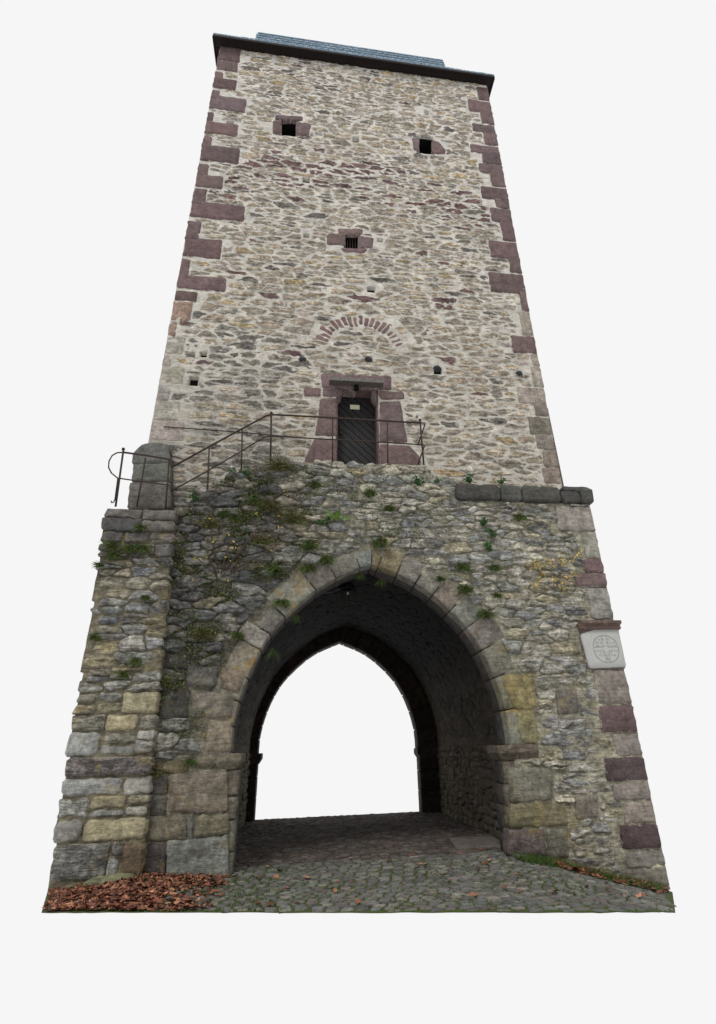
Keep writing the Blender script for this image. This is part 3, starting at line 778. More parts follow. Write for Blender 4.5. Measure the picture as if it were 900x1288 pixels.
for C, cut, tin, ww, side in ((Lc, cutL, tinL, wL, 1), (Rc, cutR, tinR, wR, -1)):
    def P_at(s, d):
        e = .004; a = frac_pt(C, max(0, s-e)); b_ = frac_pt(C, min(1, s+e)); p = frac_pt(C, s)
        dx, dz = b_[0]-a[0], b_[1]-a[1]; l = math.hypot(dx, dz); return (p[0]-side*dz/l*d, p[1]+side*dx/l*d)
    for i in range(len(cut)-1):
        s0, s1 = cut[i]+.002, cut[i+1]-.002; sm = (s0+s1)/2; w_ = ww[i]
        P = [P_at(s0, 0), P_at(sm, 0), P_at(s1, 0), P_at(s1, w_), P_at(sm, w_*1.02), P_at(s0, w_)]
        if cut[i+1] == 1.0:
            P = [P_at(s0, 0), P_at(sm, 0), (CX-side*.006, 4.99), (CX-side*.006, 4.99+w_*1.05), P_at(s0, w_)]
        vq.append((ccw(P), vary(tuple(.5*q*1.15+.5*m for q, m in zip(tin[i], srgb(124, 120, 110))), .05), (i in (3, 6) if side > 0 else i == 0)))
        # inner order of the arch
        P2 = [P_at(s0, .025), P_at(sm, .025), P_at(s1, .025), P_at(s1, .62), P_at(sm, .62), P_at(s0, .62)]
        if cut[i+1] == 1.0: P2 = [P_at(s0, .025), (CX-side*.004, 5.03), (CX-side*.004, 5.62), P_at(s0, .62)]
        piece('inner_arch_stone', ccw(P2), lambda u, v, d: (u, .27-d, v), M_PASSAGE, gate, tint=vary(srgb(84, 78, 74), .1), proud=0, back=.46, bevel=.045, rough=.006, step=.15, face=.004, rr=.01, cap=True)
        P3 = [((p[0]-CX)*1.0+.98, p[1]*.99) for p in ([P_at(s0, .0), P_at(sm, 0), P_at(s1, 0), P_at(s1, .6), P_at(sm, .6), P_at(s0, .6)] if cut[i+1] != 1.0 else [P_at(s0, 0), (CX-side*.004, 5.0), (CX-side*.004, 5.6), P_at(s0, .6)])]
        piece('rear_arch_stone', ccw(P3), lambda u, v, d: (u, 7.6-d, v), M_PASSAGE, gate, tint=vary(srgb(62, 54, 48), .1), proud=0, back=.5, bevel=.02, rough=.004, step=.15, face=.004, rr=.01, cap=True)
for P, t, lc in vq:
    piece('arch_stone', P, FRONT, M_LICH if lc else M_DRESS, gate, tint=t, proud=.008, back=.26, bevel=.010, rough=.014, step=.10, face=.012, rr=.012, seed=rnd(0, 90))
# jambs below the springing
for sx in (-1, 1):
    xin = CX+sx*JW
    zz = [-.08, .32, .75, 1.08, 1.46]
    for a, b_ in zip(zz[:-1], zz[1:]):
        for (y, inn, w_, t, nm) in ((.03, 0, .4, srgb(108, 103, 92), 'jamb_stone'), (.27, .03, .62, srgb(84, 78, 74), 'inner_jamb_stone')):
            x0 = xin+sx*inn; x1 = xin+sx*w_
            piece(nm, ccw([(x0, a+.006), (x1, a+.006), (x1, b_-.006), (x0, b_-.006)]), lambda u, v, d, y=y: (u, y-d, v), M_DRESS if nm == 'jamb_stone' else M_PASSAGE, gate, tint=vary(t, .1), proud=0, back=.46 if y > .1 else .235, bevel=.025, rough=.006, step=.15, face=.004, rr=.015, cap=True)
    xr = (-1.40 if sx < 0 else 3.40)
    for a, b_ in ((-.3, .55), (.56, 1.1), (1.11, 1.44)):
        piece('rear_jamb_stone', ccw([(xr, a), (xr+sx*.78, a), (xr+sx*.78, b_), (xr, b_)]), lambda u, v, d: (u, 7.6-d, v), M_PASSAGE, gate, tint=vary(srgb(52, 47, 43), .1), proud=0, back=.5, bevel=.02, rough=.004, step=.2, face=.004, rr=.01, cap=True)
so = [((p[0]-CX)*1.0+.98, p[1]*.99) for p in offs(ARCH, .03)]; si = [((p[0]-CX)*1.0+.98, p[1]*.99) for p in offs(ARCH, .95)]
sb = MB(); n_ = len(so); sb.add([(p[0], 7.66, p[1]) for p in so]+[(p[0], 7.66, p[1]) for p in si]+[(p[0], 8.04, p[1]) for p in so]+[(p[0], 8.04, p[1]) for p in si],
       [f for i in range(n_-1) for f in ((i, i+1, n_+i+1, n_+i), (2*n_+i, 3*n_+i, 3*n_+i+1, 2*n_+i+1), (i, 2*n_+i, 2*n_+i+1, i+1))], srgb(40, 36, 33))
sb.build('rear_arch_bedding', M_PASSAGE, gate)
def impost(x0, x1, y0, y1, ztp, h, inward, tint, mat=None):
    # a moulded block, chamfered below; inward = +1/-1 is the side that looks into the passage
    mb = MB(); ch = .10
    prof = [(0, ztp), (0, ztp-h*.5), (ch, ztp-h)]      # (set back, z)
    def ring(s, z):
        a, b_ = (x0, x1-s) if inward > 0 else (x0+s, x1)
        return [(a, y0+s, z), (b_, y0+s, z), (b_, y1, z), (a, y1, z)]
    V_ = []
    for s, z in prof: V_ += ring(s, z)
    F_ = [(3, 2, 1, 0)[::-1]]
    for r in range(2):
        for k in range(4): F_.append((r*4+k, (r+1)*4+k, (r+1)*4+(k+1) % 4, r*4+(k+1) % 4))
    F_.append((8, 9, 10, 11)[::-1]); mb.add(V_, F_, tint)
    o = mb.build('impost', mat or M_DRESS, gate)
    bv = o.modifiers.new('worn', 'BEVEL'); bv.width = .015; bv.segments = 2
impost(-1.74, -1.03, -.08, .53, 1.70, .24, 1, srgb(112, 106, 90)); impost(3.27, 4.03, -.08, .53, 1.69, .24, -1, srgb(104, 94, 84))
impost(-2.0, -1.29, 7.5, 8.14, 1.72, .30, 1, srgb(66, 60, 56), M_PASSAGE); impost(3.33, 4.0, 7.5, 8.14, 1.72, .30, -1, srgb(66, 60, 56), M_PASSAGE)
for i, (P, nm, mt, t, bk, pr) in enumerate(big):
    piece(nm, P, FRONT, mt, gate, tint=t, proud=pr, back=bk, bevel=.014, rough=.03, step=.09, face=.025, rr=.02, seed=i*2.3)
# dark capstones of the ledge
capx = [(573, 629), (630, 656), (657, 704), (705, 728), (729, 744)]
for i, (a, b_) in enumerate(capx):
    xa, xb = pix(a, 620, -.1)[0], pix(b_, 620, -.1)[0]
    if i == 4: xb = GX1+.08
    P = ccw([(xa+.006, 6.44), (xb-.006, 6.44), (xb-.006, 6.78 if i != 3 else 6.7), (xa+.006, 6.80 if i != 3 else 6.7)])
    piece('capstone', P, FRONT, M_DRESS if False else M_PALE, gate, tint=vary(srgb(80, 78, 74), .12), proud=.11, back=.55, bevel=.018, rough=.035, step=.12, face=.02, rr=.04, seed=i*3.)
P = ccw([(pix(706, 612, -.1)[0], 6.71), (pix(742, 612, -.1)[0], 6.71), (pix(742, 612, -.1)[0], 6.83), (pix(706, 612, -.1)[0], 6.83)])
piece('capstone', P, FRONT, M_PALE, gate, tint=srgb(86, 84, 82), proud=.09, back=.5, bevel=.03, rough=.02, step=.12, face=.02, rr=.04)

# rubble of the front
random.seed(31)
exg = [b_[0] for b_ in big]+[q_[0] for q_ in vq]
exg += [[(-1.1, -.7), (3.42, -.7), (3.42, 1.7), (-1.1, 1.7)], [(-1.74, 1.46), (-1.0, 1.46), (-1.0, 1.72), (-1.74, 1.72)], [(3.3, 1.46), (4.05, 1.46), (4.05, 1.72), (3.3, 1.72)], [(3.03, 6.42), (6.2, 6.42), (6.2, 7.4), (3.03, 7.4)]]
PQ = quad([(727, 779), (786, 779), (795, 842), (738, 842)], 0); exg.append(PQ)
gin = lambda x, z: gz(x, 0)-.02 < z < ztop(x)-.03 and not in_arch(x, z, .03)
gs = masonry([(GX0, -.65), (GX1-.01, -.65), (GX1-.01, 7.26), (GX0, 7.26)], .40, .20, .02, exg, inside=gin, wvar=.6, hvar=.5, split=.2, jit=.16, warp=.35, asp=1.35)
# thin flat courses under the door platform keep the top edge tidy
gs = [clip(P, (0, 1), min(ztop(cen(P)[0]-.08), ztop(cen(P)[0]+.08))) for P in gs]; gs = [ccw(P) for P in gs if len(P) > 2 and area(P) > .004]
gs = sorted(gs, key=lambda P: -area(P)/dist_cam(cen(P), 0)**2)
rest = MB()
for i, P in enumerate(gs):
    c = cen(P); deep = c[0] < .6 and c[1] > 1.5
    kw = dict(proud=rnd(.01, .04) if not deep else rnd(.015, .075), back=.06, bevel=rnd(.008, .02), rough=.045, step=.07, tint=low_tint(*c), seed=i*.37, face=.06, rr=rnd(.01, .035), tilt=.08)
    if i < 300: piece('stone', P, FRONT, M_DAMP if deep and c[0] < -.3 else M_LOW, gate, **kw)
    else: rest.add(*block(P, FRONT, **kw))
rest.build('rubble_stones', M_LOW, gate, smooth=True, kind='stuff')
def gkeep(u, v): return gz(u, 0)-(.12 if -3 < u < 5.7 else -.02) < v < ztop(u)-.02 and not in_arch(u, v, .2)
def gmort(u, v):
    d = max(0., min(1., (.6-u)/2))*max(0, min(1, (v-1)/2.5)); k = (1.25-.85*d)*(1+.2*nz(u, v, 3))  # mortar of the dark left zone: stain plus shade in the colour
    if u > 3.6: k *= 1.15
    c = srgb(132, 128, 112); return (c[0]*k, c[1]*k, c[2]*k)
sheet('mortar_face', FRONT, GX0-.05, GX1, -.75, 7.3, .05, lambda u, v: -.004+.022*nz(u*2, v*2, 1)+.018*nz(u*8, v*9, 4)+(.02 if u > 4.6 and v < 2.6 else 0), gmort, M_LOWM, gate, gkeep, skirt=.35)
gc = MB(); cc = srgb(96, 92, 82)
nsl = 60
for i in range(nsl):
    xa = GX0+.02+(GX1-GX0-.04)*i/nsl; xb = GX0+.02+(GX1-GX0-.04)*(i+1)/nsl; zt2 = min(ztop(xa), ztop(xb))-.05; xm = (xa+xb)/2
    if xm > 3.0: zt2 = 6.7
    if in_arch(xm, 1.0, .57):
        zl = max(zarch(max(CX-2.8, min(CX+2.8, xa)), .56), zarch(max(CX-2.8, min(CX+2.8, xb)), .56), 1.8)
    else: zl = gz(xm, 0)-.1
    gc.box((xa, .30, zl), (xb, T+.03, zt2), cc)
gc.build('wall_core', M_LOWM, gate)
# platform paving and the steps that climb to it from the left
st = MB(); zs_ = 6.03
for i in range(7):
    x0 = -2.6+i*.235; z = 6.03+(i+1)*.167
    s = MB(); s.box((x0, .12, z-.165), (x0+.30 if i < 6 else 2.5, T+.02, z), srgb(110, 106, 98), j=.008); s.build('stone_step', M_PALE, gate)
# --- passage: side walls, vault
def PSG(sx):
    xw = CX+sx*2.80
    if sx > 0: return (lambda u, v, d: (xw-d, -u, v)), (-7.6, -.53)
    return (lambda u, v, d: (xw+d, u, v)), (.53, 7.6)
random.seed(41)
for sx in (-1, 1):
    fr, (u0, u1) = PSG(sx); rb = MB(); n_ = 0
    Ps = masonry([(u0, -.3), (u1, -.3), (u1, 1.75), (u0, 1.75)], .42, .2, .03, wvar=.5)
    for i, P in enumerate(Ps):
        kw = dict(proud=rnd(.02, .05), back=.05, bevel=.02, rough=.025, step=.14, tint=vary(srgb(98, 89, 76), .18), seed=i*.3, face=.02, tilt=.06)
        if i < 120: piece('passage_stone', P, fr, M_PASSAGE, gate, **kw)
        else: rb.add(*block(P, fr, **kw))
    if rb.v: rb.build('passage_stones', M_PASSAGE, gate, smooth=True, kind='stuff')
vs = offs(ARCH, .41); vs = [(vs[0][0], -.5)]+vs+[(vs[-1][0], -.5)]
def crown_shade(z, k=1.0):
    # shade under the vault put into the colour, deepening towards the crown
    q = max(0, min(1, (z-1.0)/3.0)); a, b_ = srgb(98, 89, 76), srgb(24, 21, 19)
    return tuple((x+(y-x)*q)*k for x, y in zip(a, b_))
V_ = []; F_ = []; Tt = []; ny = 60
dens = []
for i in range(len(vs)-1):
    k = 14 if i in (0, len(vs)-2) else 1
    for j in range(k): t = j/k; dens.append((vs[i][0]+(vs[i+1][0]-vs[i][0])*t, vs[i][1]+(vs[i+1][1]-vs[i][1])*t))
dens.append(vs[-1]); nd = len(dens)
for i, p in enumerate(dens):
    a = dens[max(0, i-1)]; b_ = dens[min(nd-1, i+1)]; dx, dz = b_[0]-a[0], b_[1]-a[1]; l = math.hypot(dx, dz)
    for j in range(ny+1):
        y = .5+7.15*j/ny; h = .03*nz(i*.14, y*1.6, 2)+.035*nz(i*.5, y*4, 6)
        V_.append((p[0]+dz/l*h, y, p[1]-dx/l*h)); k = max(.35, 1-(p[1]-1)*.16)*(1+.3*nz(i*.1, y, 8)); c = srgb(26, 23, 20); Tt.append(crown_shade(p[1], 1+.3*nz(i*.1, y, 8)))
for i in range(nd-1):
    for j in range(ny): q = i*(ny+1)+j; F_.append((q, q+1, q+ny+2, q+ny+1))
link('vault', new_mesh('vault', V_, F_, M_PASSAGE, Tt, [0.0]*len(V_), True), gate)
# vault stones laid along the passage, as far as they can be told apart
vb = MB(); random.seed(8)
Lv = [0]
for i in range(1, nd): Lv.append(Lv[-1]+math.hypot(dens[i][0]-dens[i-1][0], dens[i][1]-dens[i-1][1]))
def vfr(u, v, d):
    i = min(nd-2, max(0, int(np.searchsorted(Lv, v)-1))); t = (v-Lv[i])/(Lv[i+1]-Lv[i]); a, b_ = dens[i], dens[i+1]
    dx, dz = b_[0]-a[0], b_[1]-a[1]; l = math.hypot(dx, dz)
    return (a[0]+dx*t+dz/l*d, u, a[1]+dz*t-dx/l*d)
for P in masonry([(.55, 2.4), (7.55, 2.4), (7.55, Lv[-1]-2.4), (.55, Lv[-1]-2.4)], .5, .24, .03):
    vb.add(*block(P, vfr, proud=rnd(.0, .015), back=.05, bevel=.02, rough=.02, step=.2, tint=vary(crown_shade(vfr(cen(P)[0], cen(P)[1], 0)[2]), .2), seed=rnd(0, 50), face=.015))
vb.build('vault_stones', M_PASSAGE, gate, smooth=True, kind='stuff')
# inscription plaque under its little cornice -----------------------------------------
pq = thing('inscription_plaque', 'pale carved plaque with ringed cross under a red moulding on the right corner', 'plaque')
def P0(pts, y=-.03): return [(min(p[0], 6.01), p[1]) for p in quad(pts, y)]
fr_ = lambda u, v, d: (u, -.03-d, v)
piece('plaque_bed', P0([(727, 790), (786, 789), (794, 841), (738, 842)]), fr_, M_RED, pq, tint=srgb(104, 92, 90), proud=.0, back=.2, bevel=.01, rough=0, step=.2, face=.003)
piece('plaque_panel', P0([(729, 798), (745, 792), (783, 791), (792, 839), (740, 841)]), fr_, M_PLQ, pq, tint=srgb(150, 150, 146), proud=.035, back=.05, bevel=.012, rough=.006, step=.1, face=.002, rr=.03)
a = pix(728, 780, -.12); c = pix(785, 790, -.12)
cn = MB(); X0, X1 = a[0], 6.03; z1, z0 = a[1]-.01, c[1]-.02
prof = [(0, z1+.02), (-.17, z1), (-.18, z1-.05), (-.10, z1-.085), (-.12, z0+.02), (-.05, z0), (0, z0)]
cn.add([(X0, p[0], p[1]) for p in prof]+[(X1, p[0], p[1]) for p in prof], [(k, k+1, k+8, k+7) for k in range(6)]+[tuple(range(7))[::-1], tuple(range(7, 14))], srgb(106, 90, 82))
cn.build('plaque_moulding', M_PALE, pq)
pc = pix(762, 816, -.07); yy = -.0665; PR = .26
def arc(cx_, cz_, r, a0_, a1_, n=24): return [(cx_+r*math.cos(t), yy, cz_+r*math.sin(t)) for t in np.linspace(a0_, a1_, n)]
def carve(name, pts, r=.006): mb = MB(); mb.tube(pts, r, 5); mb.build(name, M_CARVE, pq)
carve('carved_ring', arc(pc[0], pc[1], PR, 0, 2*math.pi, 40))
for k, (dx, dz) in enumerate(((1, 1), (-1, 1), (1, -1), (-1, -1))):   # four petals between the arms of the cross
    c_ = (pc[0]+dx*.03, pc[1]+dz*.03); r = .21; a0_ = math.atan2(dz, dx)-math.pi/4
    pts = [(c_[0]+dx*.02, yy, c_[1]+dz*.005)]+[(c_[0]+dx*.015+r*math.cos(t)*1.0, yy, c_[1]+dz*.005+r*math.sin(t)) for t in np.linspace(a0_, a0_+math.pi/2, 10)]
    carve('carved_petal', pts+[pts[0]], .005)
random.seed(77)
for (dz, hw_) in ((.165, .12), (.10, .19), (.04, .20), (-.085, .13), (-.135, .17)):       # worn, unreadable lettering
    x = pc[0]-hw_; z = pc[1]+dz; mb = MB()
    while x < pc[0]+hw_:
        if abs(x-pc[0]) > .03 or dz < 0:
            k = random.random(); h = .034
            if k < .4: mb.tube([(x, yy, z), (x, yy, z+h)], .003, 4)
            elif k < .7: mb.tube([(x, yy, z), (x+.012, yy, z+h), (x+.02, yy, z)], .003, 4)
            else: mb.tube([(x, yy, z+h), (x, yy, z), (x+.016, yy, z)], .003, 4)
        x += rnd(.022, .034)
    mb.build('carved_lettering', M_CARVE, pq)
carve('carved_stem', [(pc[0], yy, pc[1]-.12), (pc[0]-.005, yy, pc[1]-.24)], .006); carve('carved_stem', [(pc[0], yy, pc[1]-.16), (pc[0]+.05, yy, pc[1]-.25)], .005); carve('carved_stem', [(pc[0]-.005, yy, pc[1]-.16), (pc[0]-.05, yy, pc[1]-.24)], .005)

# ================================================================== BUTTRESS
but = thing('stone_buttress', 'tall leaning buttress left of the arch, dark grey head, yellow lichened below', 'buttress')
TLx, TRx, BLx, BRx = -3.83, -2.56, -3.58, -2.30
def bx(z, side):
    k = max(-.1, min(1.02, z/6.0)); return (BLx+(TLx-BLx)*k) if side < 0 else (BRx+(TRx-BRx)*k)
ZB = 5.93
rowsY = [637, 668, 683, 700, 716, 733, 750, 768, 782, 800, 815, 833, 853, 870, 898, 919, 950, 976, 1000, 1027, 1058, 1104]
random.seed(51)
def but_tint(z):
    r = random.random()
    if z > 4.9: c = random.choice([srgb(92, 90, 88), srgb(84, 82, 80), srgb(104, 100, 94)])
    elif z > 3.8: c = random.choice([srgb(134, 134, 130), srgb(144, 138, 120), srgb(110, 110, 110)])
    else: c = random.choice([srgb(150, 148, 138), srgb(142, 142, 138), srgb(146, 138, 112), srgb(124, 122, 116), srgb(132, 128, 114)])
    c = (c[0]*1.12, c[1]*1.13, c[2]*1.16)
    return vary(c, .12, .03)
zmid0, zmid1 = pix(150, 870, BUTF)[1], pix(150, 700, BUTF)[1]
for i, P in enumerate(masonry([(bx(zmid0, -1), zmid0), (bx(zmid0, 1), zmid0), (bx(zmid1, 1), zmid1), (bx(zmid1, -1), zmid1)], .42, .2, .02, wvar=.55, hvar=.45, split=.2, jit=.25)):
    piece('stone', P, BUTT, M_LOW, but, tint=but_tint(cen(P)[1]), proud=rnd(.0, .035), back=.4, bevel=rnd(.012, .03), rough=.045, step=.075, face=.04, rr=rnd(.015, .05), seed=rnd(0, 90), tilt=.08)
for r in range(len(rowsY)-1):
    if 700 <= rowsY[r] < 870: continue
    z1 = pix(150, rowsY[r], BUTF)[1] if r else ZB; z0 = pix(150, rowsY[r+1], BUTF)[1]
    zm = (z0+z1)/2; xl, xr = bx(zm, -1), bx(zm, 1); h = z1-z0
    if rowsY[r] == 950: cuts = [0, 1]
    elif r == 0: cuts = [0, .52, 1]
    elif rowsY[r] == 1058: cuts = [0, .62, .75, 1]
    elif rowsY[r] == 1027: cuts = [0, .30, 1]
    elif rowsY[r] == 976: cuts = [0, .68, 1]
    else:
        cuts = [0]
        while cuts[-1] < .72: cuts.append(cuts[-1]+rnd(.22, .5))
        cuts = [c for c in cuts if c < .82]+[1]
    for a, b_ in zip(cuts[:-1], cuts[1:]):
        g = .011; parts = [(z0, z1)]
        if h > .25 and b_-a < .6 and random.random() < .35: zc = z0+h*rnd(.35, .6); parts = [(z0, zc), (zc, z1)]
        if r > 0 and random.random() < .0: continue
        for (p0, p1) in parts:
            w0 = rnd(-.012, .012)
            P = [(xl+(xr-xl)*a+g+w0, p0+g), (xl+(xr-xl)*b_-g+w0, p0+g+rnd(-.01, .01)), (xl+(xr-xl)*b_-g, p1-g+rnd(-.01, .01)), (xl+(xr-xl)*a+g, p1-g)]
            if a == 0: P[0] = (P[0][0]+rnd(-.03, .02), P[0][1]); P[3] = (P[3][0]+rnd(-.03, .02), P[3][1])
            t = but_tint(zm)
            if rowsY[r] == 1058 and a == .75: t = srgb(112, 98, 80)
            if rowsY[r] == 950: t = srgb(106, 100, 98)
            piece('stone', ccw(P), BUTT, M_PALE if r == 0 else (M_LOW if random.random() < .6 else M_DRESS), but, tint=t, proud=rnd(.0, .035)+(.02 if r == 0 else 0), back=.5, bevel=rnd(.012, .035), rough=.035, step=.08, face=.03, rr=rnd(.015, .045), seed=rnd(0, 90), tilt=.05)
def bkeep(u, v): return bx(v, -1)+.03 < u < bx(v, 1)-.03 and v < ZB-.02
sheet('mortar_face', BUTT, -4.0, -2.2, -.1, ZB, .05, lambda u, v: -.015+.02*nz(u*3, v*3, 1)+.015*nz(u*9, v*9, 4), lambda u, v: tuple(c*(1 if v < 4.6 else .62)*(1+.2*nz(u, v, 2)) for c in srgb(118, 112, 94)), M_LOWM, but, bkeep, skirt=.3)
bc = MB(); y0, y1 = BUTF+.3, T+.05
bc.add([(BLx+.05, y0, -.08), (BRx-.05, y0, -.08), (BRx-.05, y1, -.08), (BLx+.05, y1, -.08), (TLx+.05, y0, ZB-.03), (TRx-.05, y0, ZB-.03), (TRx-.05, y1, ZB-.03), (TLx+.05, y1, ZB-.03)],
       [(0, 3, 2, 1), (4, 5, 6, 7), (0, 1, 5, 4), (1, 2, 6, 5), (2, 3, 7, 6), (3, 0, 4, 7)], srgb(84, 80, 70)); bc.build('wall_core', M_LOWM, but)
# stones on the outer flank
fl = MB()
for P in masonry([(-.94, -.05), (-.22, -.05), (-.22, 5.85), (-.94, 5.85)], .4, .22, .03):
    fl.add(*block(P, lambda u, v, d: (bx(v, -1)+.05-d, -u, v) , proud=.03, back=.05, bevel=.02, rough=.02, step=.15, tint=but_tint(cen(P)[1]), face=.02))
fl.build('flank_stones', M_LOW, but, smooth=True, kind='stuff')
# pale footing stones at its base
for q, t in (([(56, 1124), (92, 1112), (98, 1118), (96, 1136), (54, 1142)], srgb(112, 114, 88)), ([(96, 1112), (130, 1103), (166, 1102), (165, 1112), (130, 1124), (99, 1124)], srgb(118, 118, 92))):
    piece('footing_stone', quad(q, -.42), lambda u, v, d: (u, -.42-d, v), M_DRESS, but, tint=t, proud=.05, back=.4, bevel=.06, rough=.03, step=.08, face=.03, rr=.06)

# ================================================================== OLD STONE PILLAR by the landing
pil = thing('stone_pillar', 'stout dark grey stone stub with a rounded head at the top of the buttress, behind the iron railing', 'pillar')
YP = .72
PF = lambda u, v, d: (u, YP-d, v)
seq = [(559, 583, 168, 214), (583, 606, 165, 214), (606, 640, 160, 214)]
for i, (ya, yb, xa, xb) in enumerate(seq):
    q = [(xa+(12 if i == 0 else 3), ya), (xb-(4 if i == 0 else 0), ya-1), (xb+1, yb-.6), (xa-1, yb-.6)]
    if i == 0: q = [(167, 569), (176, 559), (190, 556), (212, 559), (214, yb-.6), (165, yb-.6)]
    piece('pillar_block', quad(q, YP), PF, M_PALE, pil, tint=vary(srgb(102, 100, 95), .04), proud=.0, back=.33, bevel=.018, rough=.03, step=.09, face=.03, rr=.03, seed=i*4, cap=True)

# ================================================================== IRON RAILING
rail = thing('iron_railing', 'thin rusty iron handrail climbing from the buttress head to the door platform', 'railing')
YR = .10
def pr(a, b_, Y=YR): c = pix(a, b_, Y); return (c[0], Y, c[1])
def bar(nm, pts, r=.017, par=rail): mb = MB(); mb.tube(pts, r, 8); return mb.build(nm, M_IRON, par, smooth=True)
for (a, b_, c, d) in ((155, 567, 145.3, 637), (183, 576, 172, 637), (212.5, 579, 208, 641), (263, 561, 260.5, 624), (304.5, 541, 303, 600), (341, 520, 340, 582), (418, 525, 418, 584), (487, 529, 487.5, 584), (528, 529, 533, 588)):
    bar('railing_post', [pr(a, b_), pr(c, d)], .02 if a in (155, 341, 528) else .016)
for (a, b_) in ((155, 565), (341, 519.5), (528, 528.5)):
    mb = MB(); mb.ball(pr(a, b_), .035); mb.build('post_knob', M_IRON, rail, smooth=True)
bar('handrail', [pr(155, 569), pr(185, 573), pr(214, 578), pr(218, 581), pr(216.5, 586), pr(215.5, 588)], .02)
bar('handrail', [pr(215.5, 588), pr(258, 564.5), pr(300, 541.5), pr(335, 523), pr(341, 521.5), pr(400, 524.5), pr(466, 528.5), pr(530, 532)], .02)
bar('lower_rail', [pr(149, 601.5), pr(180, 606), pr(212, 610), pr(216, 613), pr(214.5, 618)], .014)
bar('lower_rail', [pr(214.5, 618), pr(258, 594), pr(300, 569.5), pr(333, 549.5), pr(341, 548.5), pr(400, 552), pr(466, 555.5), pr(532, 559.5)], .014)
th = np.linspace(0, 1, 14)
bar('end_scroll', [pr(155, 569), pr(147, 569.5), pr(141, 573), pr(137, 580), pr(136.5, 588), pr(140, 595), pr(146, 600), pr(149, 602)], .014)
bar('end_scroll', [pr(148, 602), pr(144.5, 628), pr(143, 631.5), pr(140.5, 632.5), pr(139.5, 630)], .012)
for (a, b_, c) in ((533, 533, 0), (532.5, 560, 0)):
    p = pr(a, b_); bar('return_rail', [p, (p[0]+.03, p[1]+.06, p[2]+.01), (p[0]+.03, T-.02, p[2]-.02)], .014)

# ================================================================== LANTERN
lan = thing('hanging_lantern', 'small black iron lantern with glass sides hanging under the vault inside the archway', 'lantern')
YL = 1.5; c = pix(437, 745, YL); lx, lz = c[0], c[1]+.02
mb = MB(); n = 6
def hexr(r, z, n=6): return [(lx+r*math.cos(2*math.pi*k/n+.26), YL+r*math.sin(2*math.pi*k/n+.26), z) for k in range(n)]
cap_ = hexr(.20, lz+.06)+hexr(.15, lz+.16)+hexr(.05, lz+.22)
mb.add(cap_, [(k, (k+1) % 6, 6+(k+1) % 6, 6+k) for k in range(6)]+[(6+k, 6+(k+1) % 6, 12+(k+1) % 6, 12+k) for k in range(6)]+[tuple(range(12, 18))]); mb.build('lantern_hood', M_DARK, lan)
A = hexr(.165, lz+.05); B = hexr(.12, lz-.26)
for k in range(6): bar('lantern_bar', [A[k], B[k]], .008, lan)
bar('lantern_ring', A+[A[0]], .008, lan); bar('lantern_ring', B+[B[0]], .010, lan)
for k in range(6):
    mb = MB(); mb.add([A[k], A[(k+1) % 6], B[(k+1) % 6], B[k]], [(0, 1, 2, 3)]); mb.build('lantern_pane', M_GLASS, lan)
mb = MB(); mb.tube([(lx, YL, lz+.2), (lx, YL, lz+.5), (lx, YL, 5.45)], .012, 6); mb.build('lantern_rod', M_DARK, lan)
mb = MB(); mb.ball((lx, YL, lz-.04), .035); mb.build('lantern_bulb', M_SIGN, lan, smooth=True)
mb = MB(); mb.tube([(lx-.1, YL, lz+.08), (lx-.35, YL, lz-.03), (lx-.75, YL, lz-.06), (lx-1.05, YL, lz+.0)], .008, 6); mb.build('lantern_cable', M_SLAB, lan)

# ================================================================== GROUND
def edge_xy(px):
    z = -.0
    for _ in range(12):
        x, y = pixz(px, 1148, z); z = gz(x, y)
    return (x, y)
front = [edge_xy(p) for p in np.linspace(52, 849, 40)]
fx = np.array([p[0] for p in front]); fy = np.array([p[1] for p in front])
def yfront(x): return float(np.interp(x, fx, fy))
def xleft(y): return float(np.interp(y, [front[0][1], .35], [fx[0], -3.72]))
def xright(y): return float(np.interp(y, [front[-1][1], -.05, .35], [fx[-1], 5.93, 5.93]))
V_ = []; F_ = []; Tt = []; Ed = []
nx, ny = 110, 30
def gcol(x, y):
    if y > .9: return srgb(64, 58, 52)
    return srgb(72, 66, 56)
for j in range(ny+1):
    for i in range(nx+1):
        s = i/nx; t = j/ny
        # front strip from the cut edge back to just behind the facade
        xa = fx[0]+(fx[-1]-fx[0])*s; yf = yfront(xa); xb = -3.64+(5.97+3.64)*s
        y = yf+(.35-yf)*t; x = xa+(xb-xa)*min(1, t/.86)
        V_.append((x, y, gz(x, y)+.008*nz(x*3, y*3))); Tt.append(gcol(x, y)); Ed.append(1.0 if y < .6 else .5)
for j in range(ny):
    for i in range(nx): q = j*(nx+1)+i; F_.append((q, q+1, q+nx+2, q+nx+1))
b0 = len(V_)   # underside, set in from the edge
for i in range(nx+1):
    x, y, z = V_[i]; V_.append((x*.97+.03, y+.9, z-.05)); Tt.append(gcol(x, y)); Ed.append(0)
for i in range(nx): F_.append((i+1, i, b0+i, b0+i+1))
